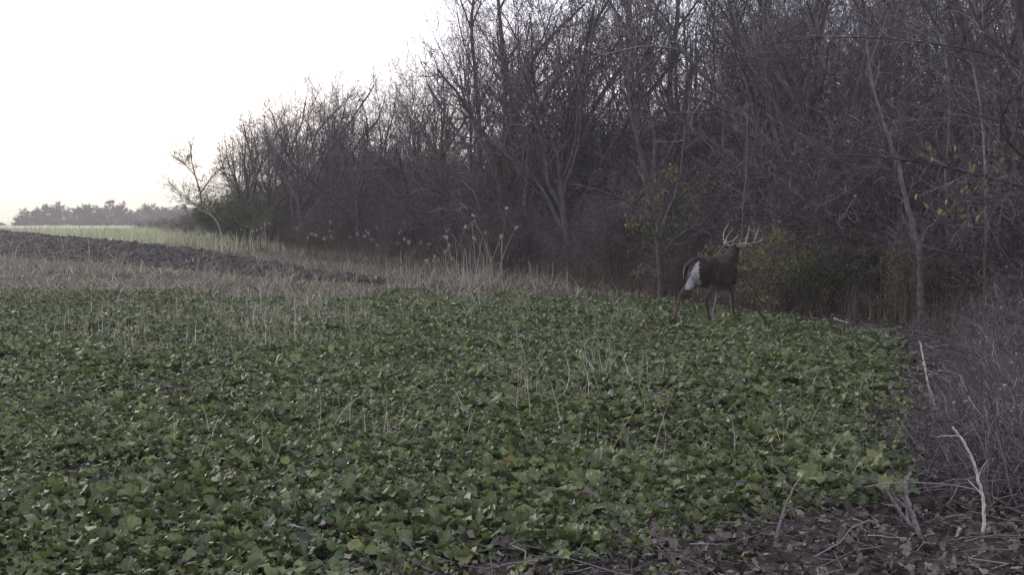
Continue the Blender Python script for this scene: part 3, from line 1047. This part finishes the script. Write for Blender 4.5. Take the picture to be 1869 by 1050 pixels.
for j in range(34):
    px = -20 + j * 11.5 + random.uniform(-6, 6)
    if 8 < px < 36 and j % 2:
        continue
    place(bush[j % 2], px, 385 + random.uniform(-10, 30), random.uniform(2.2, 4.6) if px > 40 else random.uniform(1.0, 1.8), None, 'low bush in the hedge under the far treeline', 'bush', 'bushes under the far treeline', 1.6)
for j, (px, Y, h) in enumerate([(300, 92, 1.5), (322, 84, 1.7), (345, 74, 1.8), (280, 110, 1.5), (362, 70, 2.0), (310, 70, .9), (335, 66, 1.1), (215, 80, .6), (260, 120, 1.3)]):
    place(shrub[j % 5], px, Y, h, None, 'scrubby brown bush in pale grass left of the wood tip', 'bush', 'scrub left of the wood tip', 1.5)

# ------------------------------------------------------------------ near brush on the right
for j in range(118):
    Y = random.uniform(6.0, 17) if j < 90 else random.uniform(5.7, 8.5)
    lim = float(crop_edge(Y)) + .22
    x = random.uniform(lim, max(lim + .6, .52 * Y))
    if j >= 90:
        x = X_at(random.uniform(1740, 1910), Y)
    far = (x - lim)
    h = min(1.6, .5 + .4 * far) * random.uniform(.6, 1.15) * (1 if Y < 10.5 or x / Y * FPX + CX > 1770 else .55)
    if Y < 7:
        lim += .35
    near_ = Y < 10
    place(brush[j % 4], 0, Y, h, None, 'tangle of fine purplish grey twigs ' + ('close by on the leaf litter right of the crop' if near_ else 'before the dark trunks right of the crop'), 'brush',
          'near brush right of the crop' if near_ else 'farther brush right of the crop', random.uniform(1, 1.6), X=x)


def stick(name, label, pts, Y, ra, rb, mat, dY=0.0, cat='stick', ground=True):
    n = len(pts)
    w3 = np.array([P(px, py, Y + dY * i / (n - 1)) for i, (px, py) in enumerate(pts)])
    k = int(np.argmin(w3[:, 2]))
    o = w3[k].copy()
    c = curve(w3, 8 * n) - o
    rd = np.random.default_rng(int(abs(o[0]) * 1000) % 9999)
    c = c + rd.normal(0, ra * .15, c.shape)
    rad = np.linspace(ra, rb * .8, len(c)) * (1 + rd.normal(0, .10, len(c)))
    rad = np.where(np.arange(len(c)) == len(c) - 1, .0005, rad)
    gg = Geo()
    tubes(gg, [(c, rad)], 7)
    if ra >= .0055:                                    # side shoots and a splintered tip
        for _ in range(4):
            q = rd.integers(int(len(c) * .2), len(c) - 2)
            d_ = norm(c[q + 1] - c[q]) * .6 + rd.normal(0, .5, 3)
            l_ = rd.uniform(3, 14) * ra
            tt = np.linspace(0, 1, 4)[:, None]
            tubes(gg, [(c[q] + norm(d_) * l_ * tt + rd.normal(0, l_ * .05, (4, 3)) * tt, np.linspace(rad[q] * .55, rad[q] * .2, 4))], 5)
    ob = obj(name, gg.mesh(name, M[mat]))
    ob.location = o
    return tag(ob, label, cat)


stick('curved_stick', 'long pale stick bowing out of the leaf litter, whitest at bottom right', [(1791, 1003), (1796, 936), (1790, 894), (1775, 840), (1755, 802), (1737, 779)], 5.25, .0085, .007, 'palewood')
stick('dead_stalk', 'pale straight stalk leaning left at the crop corner', [(1719, 776), (1708, 745), (1695, 704), (1686, 660), (1679, 622)], 8.6, .011, .007, 'palewood')
stick('dead_stalk', 'pale arching stalk right of the leaning one', [(1772, 800), (1775, 762), (1776, 747), (1765, 715), (1751, 684)], 8.2, .010, .006, 'palewood')
stick('dead_twig', 'short level pale twig at the top of the arching stalk', [(1751, 686), (1736, 679), (1714, 678)], 8.2, .006, .004, 'greywood')
stick('dark_stick', 'dark crooked stick joining the foot of the pale leaning stalk', [(1690, 960), (1686, 899), (1698, 854), (1716, 815), (1733, 785)], 6.1, .012, .008, 'darkwood', .6)
stick('dark_stick', 'thin dark upright stick on the litter left of the crooked dark one', [(1688, 940), (1690, 830), (1692, 760)], 6.3, .007, .004, 'darkwood')
stick('grey_stick', 'grey slanting stick at the lower right, its tip pale and broken', [(1680, 985), (1671, 973), (1655, 950), (1639, 930), (1624, 905), (1612, 888)], 5.45, .010, .009, 'greywood')
stick('grey_stick', 'thick grey bent stem beside the slanting stick', [(1694, 1020), (1682, 985), (1668, 948), (1656, 910), (1654, 885), (1663, 862)], 5.25, .013, .008, 'greywood')
stick('grey_stick', 'slim grey stick standing tilted before the crop front', [(1410, 1020), (1418, 978), (1432, 928), (1447, 895), (1460, 873)], 5.1, .0075, .005, 'greywood')
stick('broken_stub', 'short reddish brown broken stub left of the tilted stick', [(1410, 955), (1404, 920), (1399, 890)], 5.5, .006, .006, 'bladebrown')
stick('arching_twig', 'thin grey twig looping over the litter under the curved pale stick', [(1698, 990), (1710, 962), (1726, 946), (1745, 942), (1762, 942), (1778, 958), (1786, 985)], 5.5, .005, .003, 'greywood')
stick('fallen_twig', 'pale twig lying on the litter at the crop corner', [(1540, 880), (1565, 893), (1586, 905), (1604, 915)], 6.2, .005, .003, 'greywood')
stick('fallen_twig', 'long thin fallen twig at the bottom right edge', [(1690, 950), (1760, 930), (1869, 880)], 6.0, .006, .004, 'greywood', 1.0)
stick('fallen_twig', 'brown fallen stick lying behind the crop tip near the trunks', [(1522, 582), (1545, 590), (1565, 598)], 17.9, .018, .012, 'palewood')

# curled and standing stalks in the crop
stick('curled_stalk', 'pale straw curled over into a loop among the crop leaves', [(464, 800), (472, 786), (484, 778), (495, 782), (497, 793), (491, 803)], 8.2, .006, .004, 'blade', cat='stalk')
stick('bent_stalk', 'pale wavy straw right of the curled loop', [(590, 870), (594, 845), (612, 822), (617, 800), (606, 775)], 7.4, .004, .003, 'blade', cat='stalk')
stick('dry_stalk', 'tall pale straw standing in the middle of the crop', [(944, 765), (947, 720), (952, 680), (952, 642)], 9.3, .006, .004, 'blade', cat='stalk')
stick('dry_stalk', 'shorter pale straw beside the tall middle one', [(960, 760), (958, 700), (958, 650), (953, 636)], 9.5, .005, .004, 'blade', cat='stalk')
stick('dry_stalk', 'thin straw standing right of the tall middle pair', [(984, 740), (985, 710), (983, 680)], 9.8, .005, .003, 'blade', cat='stalk')
stick('fallen_stalk', 'pale straw lying across leaves at the lower left', [(195, 850), (225, 858), (250, 872), (275, 885)], 6.9, .006, .004, 'blade', cat='stalk')
stick('fallen_stalk', 'thin pale straw slanting over the crop front, lower centre', [(940, 990), (962, 965), (985, 940)], 5.5, .004, .003, 'blade', cat='stalk')
stick('fallen_stalk', 'pale straw lying at the bottom left of the crop', [(270, 990), (290, 1003), (305, 1018)], 5.3, .005, .004, 'blade', cat='stalk')
stick('dry_stalk', 'straw standing before the deer, forking at its foot', [(1335, 660), (1338, 640), (1347, 622)], 14, .008, .005, 'blade', cat='stalk')
stick('dry_stalk', 'thin tall straw standing alone near the right crop edge', [(1553, 665), (1552, 640), (1551, 610)], 13.5, .006, .004, 'blade', cat='stalk')


# pale clump of tall dry weeds at the foot of the wood
def weed_clump(name, label, px, Y, n, h, cat='weeds', heads=0, spread=.5, mat='straw'):
    x = X_at(px, Y)
    root = empty(name, (x, Y, gz(x, Y)))
    tag(root, label, cat)
    rd = np.random.default_rng(px)
    pol, tips = [], []
    for _ in range(n):
        a, l = rd.uniform(0, 6.28), rd.gamma(5, h / 8)
        ln, bd = abs(rd.normal(0, .25)), rd.normal(.1, .5)
        t = np.linspace(0, 1, 6)
        ang = ln + bd * t ** 2
        r = np.cumsum(np.sin(ang)) * l / 6
        z = np.cumsum(np.cos(ang)) * l / 6 - l / 6
        b = rd.normal(0, spread * .4, 2)
        c = np.stack([b[0] + np.cos(a) * r, b[1] + np.sin(a) * r, z], -1)
        pol.append((c, np.linspace(.011, .005, 6)))
        tips.append(c[-1])
    gg = Geo()
    tubes(gg, pol, 3)
    obj('stems', gg.mesh('stems', M[mat]), root)
    if heads:
        t = np.array(tips)
        t = t[np.argsort(-t[:, 2])[:heads]]
        fg = Geo()
        flecks(fg, rd.normal(0, .03, (9, 3)), rd.uniform(.04, .09, 9))
        hm = fg.mesh('seed_head', M['seed'], False)
        for q in t:
            hd = obj('seed_head', hm, root)
            hd.location = q
            hd.rotation_euler = (rd.uniform(0, 6), rd.uniform(0, 6), rd.uniform(0, 6))
    gb = Geo()
    k = n * 5
    b = np.stack([rd.normal(0, spread * .45, k), rd.normal(0, spread * .4, k), np.full(k, -.02)], -1)
    blades(gb, b, rd.gamma(5, h / 16, k), rd.uniform(.008, .02, k), rd.uniform(0, 6.28, k), rd.uniform(0, .6, k), rd.uniform(.3, 1.6, k))
    obj('leaf_blades', gb.mesh('leaf_blades', M[mat], False), root)
    return root


weed_clump('weed_clump', 'tall pale clump of dry weeds standing before the dark thicket', 872, 28.3, 60, 1.75, heads=12, spread=.85)
weed_clump('weed_clump', 'small pale weed tuft with loose seed heads left of the tall clump', 820, 30.5, 22, 1.0, heads=9, spread=.7)
weed_clump('weed_clump', 'dry weed tuft in the strip left of the ploughed tip', 505, 28.6, 34, .8, spread=.5)
weed_clump('weed_clump', 'stalky pale weeds before the ploughed soil, leftmost tuft', 105, 34, 30, 1.25, spread=.7)
weed_clump('weed_clump', 'stalky pale weeds before the ploughed soil, middle tuft', 175, 33, 24, 1.2, spread=.6)
weed_clump('weed_clump', 'stalky pale weeds before the ploughed soil, right tuft', 215, 32.5, 22, 1.3, spread=.5)
weed_clump('weed_clump', 'pale weed tuft hiding the pointed end of the ploughed soil', 742, 28.2, 34, 1.0, spread=.8)
weed_clump('weed_clump', 'bent pale weeds in the dry strip below the middle of the ploughed soil', 385, 29.5, 30, .9, spread=.7)
weed_clump('weed_clump', 'thin pale weeds in the dry strip at the far left', 28, 31.5, 28, 1.0, spread=.7)
weed_clump('weed_clump', 'pale low weeds at the foot of the wood left of the deer', 985, 29.2, 20, .7, spread=.8)
weed_clump('weed_clump', 'brown stalky weeds in the middle of the crop far side', 560, 21, 16, .6, spread=.7)
for i, (px, Y) in enumerate([(600, 39), (640, 38.5), (690, 37), (570, 41), (745, 35.5), (440, 48), (480, 46)]):
    weed_clump('seeded_weed', 'dark weed stems topped with pale fluff in front of the left thicket', px, Y, 26, 1.2, heads=5, spread=.7, mat='bladebrown')['group'] = 'fluffy weeds by the left thicket'

# bigger brassica plants near the crop corner and front
for i, (px, py, sz, lab) in enumerate([
        (1585, 880, 1.7, 'big pale leaved brassica plant at the crop corner beside the sticks'), (1510, 885, 1.4, 'leafy brassica plant just left of the corner one'),
        (1640, 815, 1.2, 'brassica plant nearest the dark crooked stick'), (1440, 905, 1.4, 'broad brassica plant behind the tilted grey stick'),
        (1325, 945, 1.3, 'brassica plant on the litter left of the reddish stub'), (1230, 965, 1.3, 'lone brassica plant on bare litter, bottom centre right'),
        (870, 960, 1.4, 'upright leaved brassica plant at the crop front, bottom centre'), (560, 935, 1.4, 'broad leaved brassica plant at the lower left of centre')]):
    Y = 3004 / (py - 425)
    x = X_at(px, Y)
    gg = Geo()
    crop_leaves(gg, np.array([(x, Y)]), 10, 9, 5, sz / 1.0)
    ob = obj('brassica_plant', gg.mesh('brassica_plant', M['crop']))
    o = np.array((x, Y, gz(x, Y)))
    co = np.empty(len(ob.data.vertices) * 3, np.float32)
    ob.data.vertices.foreach_get('co', co)
    ob.data.vertices.foreach_set('co', (co.reshape(-1, 3) - o.astype(np.float32)).ravel())
    ob.location = o
    tag(ob, lab, 'plant')

# single fallen leaves that show
for px, py, s, mat, lab in [(920, 880, .17, 'orangeleaf', 'yellow brown fallen leaf caught on the crop, lower centre'), (1072, 940, .13, 'brownleaf', 'curled brown oak leaf at the crop front, bottom centre'),
                            (925, 1003, .22, 'litter', 'wide torn brown leaf at the bottom centre edge'), (1195, 975, .14, 'litter', 'grey brown fallen leaf on litter below the lone brassica'),
                            (1590, 945, .12, 'brownleaf', 'light brown leaf lying at the foot of the corner brassica'), (478, 770, .08, 'yellowleaf', 'yellowed leaf near the curled straw')]:
    Y = 3004 / (py - 425) - .15
    x = X_at(px, Y)
    gg = Geo()
    lobed_leaves(gg, np.array([(-s / 2, 0, 0.0)]), np.array([rng.uniform(-.6, .6)]), np.array([s]), np.array([s * .6]), np.array([.35]), np.array([.9]), np.array([.3]), 10, 5, .15, 0, 1.6)
    ob = obj('fallen_leaf', gg.mesh('fallen_leaf', M[mat]))
    ob.location = (x, Y, gz(x, Y) + (.14 if py < 960 and px < 1100 else .03))
    tag(ob, lab, 'leaf')


# ------------------------------------------------------------------ the deer
def loft(geo, st, n=18):
    """closed body through stations (centre, side radius, up radius)"""
    c = np.array([s[0] for s in st], float)
    T = norm(np.gradient(c, axis=0))
    side0 = np.array([0, 1., 0])
    a = np.arange(n) * 2 * math.pi / n
    rings = []
    for k, s in enumerate(st):
        u = side0 - T[k] * np.dot(side0, T[k])
        u = u / np.linalg.norm(u)
        v = np.cross(T[k], u)
        rings.append(c[k] + s[1] * np.cos(a)[:, None] * u + s[2] * np.sin(a)[:, None] * v)
    v = np.concatenate(rings + [c[:1], c[-1:]])
    m = len(st)
    i = np.arange(m - 1)[:, None] * n
    j = np.arange(n)[None, :]
    j2 = (j + 1) % n
    q = np.stack([i + j, i + j2, i + n + j2, i + n + j], -1).reshape(-1, 4)
    jj = np.arange(n)
    e = m * n
    c0 = np.stack([np.full(n, e), (jj + 1) % n, jj, jj], -1)
    c1 = np.stack([np.full(n, e + 1), (m - 1) * n + jj, (m - 1) * n + (jj + 1) % n, (m - 1) * n + (jj + 1) % n], -1)
    geo.append((v, np.concatenate([q]), c0[:, :3], c1[:, :3]))


def limb(st, n=12):
    pts = curve([s[0] for s in st], 5 * len(st))
    t = np.linspace(0, len(st) - 1, len(pts))
    r1 = np.interp(t, range(len(st)), [s[1] for s in st])
    r2 = np.interp(t, range(len(st)), [s[2] for s in st])
    return [(p, a, b) for p, a, b in zip(pts, r1, r2)]


def build_deer():
    k = 1.06
    parts = []
    loft(parts, limb([((-.615, 0, .87), .03, .06), ((-.59, 0, .86), .10, .15), ((-.52, 0, .84), .155, .21), ((-.42, 0, .82), .18, .24), ((-.25, 0, .80), .195, .25), ((-.03, 0, .775), .205, .265),
                      ((.18, 0, .765), .20, .28), ((.33, 0, .79), .18, .265), ((.45, 0, .845), .135, .19), ((.53, 0, .87), .07, .11)]), 24)
    loft(parts, limb([((.25, .0, .86), .14, .20), ((.40, .01, .90), .14, .18), ((.53, .03, .96), .125, .155), ((.64, .05, 1.035), .105, .13), ((.70, .06, 1.085), .085, .10), ((.76, .06, 1.10), .06, .07)]), 20)
    # head: skull, muzzle
    loft(parts, limb([((.64, .055, 1.10), .05, .06), ((.70, .06, 1.115), .08, .085), ((.775, .075, 1.105), .085, .085), ((.845, .11, 1.075), .066, .068), ((.915, .15, 1.03), .047, .05), ((.965, .18, .995), .038, .04), ((.985, .192, .98), .02, .022)]), 16)
    # legs: (joint, fore-aft radius is the second of the ring because the ring's side axis is across the body)
    legs = {
        'fr': [((.33, -.11, .84), .07, .13), ((.32, -.125, .70), .065, .105), ((.30, -.125, .57), .042, .06), ((.325, -.12, .40), .030, .036), ((.345, -.118, .345), .031, .034), ((.37, -.116, .22), .022, .024), ((.395, -.115, .11), .025, .027), ((.42, -.115, .05), .022, .026)],
        'fl': [((.33, .11, .84), .07, .13), ((.31, .125, .70), .065, .105), ((.26, .12, .57), .042, .06), ((.205, .11, .40), .030, .036), ((.19, .108, .345), .029, .032), ((.115, .10, .22), .022, .024), ((.05, .095, .12), .025, .027), ((.065, .095, .055), .022, .026)],
        'hr': [((-.40, -.09, .86), .10, .19), ((-.36, -.115, .73), .088, .155), ((-.33, -.125, .62), .065, .105), ((-.385, -.12, .51), .040, .058), ((-.48, -.112, .44), .031, .044), ((-.485, -.11, .385), .029, .036), ((-.43, -.105, .24), .022, .026), ((-.385, -.10, .115), .025, .028), ((-.35, -.10, .05), .022, .026)],
        'hl': [((-.42, .09, .86), .10, .18), ((-.47, .115, .74), .088, .145), ((-.54, .12, .64), .065, .10), ((-.70, .115, .55), .042, .062), ((-.86, .11, .485), .031, .042), ((-.90, .11, .43), .028, .036), ((-.98, .105, .27), .022, .026), ((-1.05, .10, .14), .025, .028), ((-1.03, .10, .07), .022, .026)]}
    for L in legs.values():
        loft(parts, limb(L), 12)
    # tail hanging a little away from the rump
    loft(parts, limb([((-.54, .01, 1.00), .035, .035), ((-.62, .05, .985), .040, .032), ((-.675, .10, .92), .040, .028), ((-.70, .125, .83), .038, .026), ((-.70, .135, .74), .028, .02), ((-.695, .14, .69), .010, .01)]), 12)
    # ears
    for s in (1, -1):
        loft(parts, limb([((.70, .06 + s * .055, 1.15), .020, .016), ((.675, .06 + s * .115, 1.165), .036, .016), ((.655, .06 + s * .175, 1.165), .034, .012), ((.645, .06 + s * .225, 1.155), .010, .006)]), 10)
    vs_, fs, o = [], [], 0
    for v, q, a, b in parts:
        vs_.append(v)
        fs += (q + o).tolist() + (a + o).tolist() + (b + o).tolist()
        o += len(v)
    me = bpy.data.meshes.new('raw')
    me.from_pydata(np.concatenate(vs_).tolist(), [], fs)
    me.update()
    tmp = link(bpy.data.objects.new('raw', me))
    rm = tmp.modifiers.new('r', 'REMESH')
    rm.mode = 'VOXEL'
    rm.voxel_size = .0085
    sm = tmp.modifiers.new('s', 'SMOOTH')
    sm.iterations = 5
    sm.factor = .5
    bpy.context.view_layer.update()
    dg = bpy.context.evaluated_depsgraph_get()
    body = bpy.data.meshes.new_from_object(tmp.evaluated_get(dg))
    bpy.data.objects.remove(tmp)
    body.name = 'body'
    n = len(body.polygons)
    c = np.empty(n * 3, np.float32)
    body.polygons.foreach_get('center', c)
    c = c.reshape(-1, 3)
    nr = np.empty(n * 3, np.float32)
    body.polygons.foreach_get('normal', nr)
    nr = nr.reshape(-1, 3)
    j = noise2(c[:, 0] * 40 + 9, c[:, 2] * 40 + c[:, 1] * 33, 3, 2) - .5
    x, y, z = c[:, 0] + j * .02, c[:, 1] + j * .05, c[:, 2] + j * .05
    idx = np.zeros(n, int)
    idx[(z < .60)] = 1
    t_ = np.clip((.965 - z) / .42, 0, 1)
    wid = np.interp(t_, [0, .25, .55, .8, 1], [.014, .050, .10, .078, .025])
    mid = np.interp(t_, [0, .5, 1], [-.015, .02, .055])
    rump = (c[:, 0] < -.40) & (z < .965) & (z > .545) & (np.abs(y - mid) < wid) & (nr[:, 0] < .1)
    idx[rump] = 2
    tail = (c[:, 0] < -.60) & (c[:, 1] > .055) & (c[:, 2] > .67) & (c[:, 2] < 1.03) & (c[:, 0] < -.60 - .05 * (c[:, 2] < .97))
    idx[tail] = 0
    idx[tail & (nr[:, 1] > .40) & (z < .90)] = 2
    # white inner sides of the legs and belly
    idx[(z < .66) & (z > .12) & (c[:, 0] > 0) & (np.sign(y) * nr[:, 1] < -.45)] = 2
    idx[(z < .64) & (np.abs(y) < .09) & (np.abs(x) < .25) & (nr[:, 2] < -.6)] = 2
    # ear backs paler at the rim, hooves
    ear = (np.abs(c[:, 1] - .06) > .12) & (c[:, 2] > 1.08) & (c[:, 0] > .6)
    idx[ear & (np.abs(nr[:, 0]) < .45)] = 2
    idx[(c[:, 2] < .055)] = 3
    idx[(c[:, 0] > .965) & (c[:, 2] > .9)] = 3
    body.materials.clear()
    for m in ('coat', 'coatred', 'white', 'hoof'):
        body.materials.append(M[m])
    body.polygons.foreach_set('material_index', idx.astype(np.int32))
    body.polygons.foreach_set('use_smooth', np.ones(n, bool))
    body.update()
    root = empty('deer')
    tag(root, 'brown antlered buck walking away across the crop edge, white rump showing', 'deer')
    obj('body', body, root)
    hc = np.array([.735, .06, 1.165])
    yaw = R(-6)

    def hp(f, l, u):
        return hc + np.array([f * math.cos(yaw) - l * math.sin(yaw), f * math.sin(yaw) + l * math.cos(yaw), u])
    sets = {
        1: [([(0, .045, -.02), (-.015, .09, .03), (-.04, .155, .055), (.03, .20, .065), (.12, .215, .075), (.25, .20, .10), (.31, .16, .155), (.33, .13, .20)], .0165, .006),
            ([(-.02, .165, .05), (.0, .20, .14), (.02, .205, .25), (.07, .18, .34), (.10, .16, .405)], .0125, .005), ([(.07, .212, .065), (.10, .21, .14), (.16, .19, .23), (.21, .155, .31)], .0115, .005), ([(.02, .055, .0), (.06, .06, .06), (.075, .055, .11)], .009, .004)],
        -1: [([(0, -.045, -.02), (-.01, -.085, .03), (0, -.14, .055), (.06, -.18, .06), (.14, -.215, .065), (.25, -.26, .08), (.32, -.285, .115), (.36, -.30, .165)], .0165, .006),
             ([(.05, -.175, .055), (.07, -.185, .14), (.10, -.195, .24), (.13, -.20, .345)], .0125, .005), ([(.19, -.235, .07), (.22, -.25, .15), (.25, -.265, .24), (.28, -.28, .345)], .0115, .005), ([(.02, -.055, .0), (.06, -.06, .06), (.075, -.055, .11)], .009, .004)]}
    for s, L in sets.items():
        gg = Geo()
        for pts, ra, rb in L:
            c = curve([hp(*p) for p in pts], 7 * len(pts))
            t = np.linspace(0, 1, len(c))
            rad = .85 * (ra + (rb - ra) * t) * (1 + .05 * np.sin(t * 40))
            rad[-1] = .001
            tubes(gg, [(c, rad)], 8)
        a = obj('antler', gg.mesh('antler', M['antler']), root)
    for s in (1, -1):
        gg = Geo()
        cc = np.array([.80 - s * .03, .09 + s * .066, 1.115])
        th = np.linspace(0, math.pi, 8)
        tubes(gg, [(np.stack([cc[0] + 0 * th, cc[1] + 0 * th, cc[2] - .016 * np.cos(th)], -1), np.maximum(.016 * np.sin(th), .0004))], 10)
        obj('eye', gg.mesh('eye', M['eye']), root)
    root.scale = (k, k, k)
    return root


deer = build_deer()
DY = 17.85
deer.location = (X_at(1306, DY), DY, gz(X_at(1306, DY), DY) + .02)
deer.rotation_euler = (0, 0, math.atan2(.785, .62))

for pr in tall + edge + shrub + leafy + brush + fars + bush:      # a source that found no place is dropped
    if pr.name not in USED:
        for ch in list(pr.children):
            bpy.data.objects.remove(ch)
        bpy.data.objects.remove(pr)

# ------------------------------------------------------------------ air
HAZE = 0.0009
if HAZE:
    bx = (-700, 700, -40, 900, -3.0, 40)
    v = [(x, y, z) for x in bx[:2] for y in bx[2:4] for z in bx[4:]]
    me = bpy.data.meshes.new('haze')
    me.from_pydata(v, [], [(0, 1, 3, 2), (4, 6, 7, 5), (0, 4, 5, 1), (2, 3, 7, 6), (0, 2, 6, 4), (1, 5, 7, 3)])
    m, n = new_mat('haze_air')
    out = n.nodes.new('ShaderNodeOutputMaterial')
    pv = n.nodes.new('ShaderNodeVolumePrincipled')
    pv.inputs['Color'].default_value = (1, .98, .92, 1)
    pv.inputs['Density'].default_value = HAZE
    n.links.new(pv.outputs[0], out.inputs['Volume'])
    me.materials.append(m)
    tag(obj('haze', me), 'thin pale evening haze filling the air over the field', None, None, 'stuff')
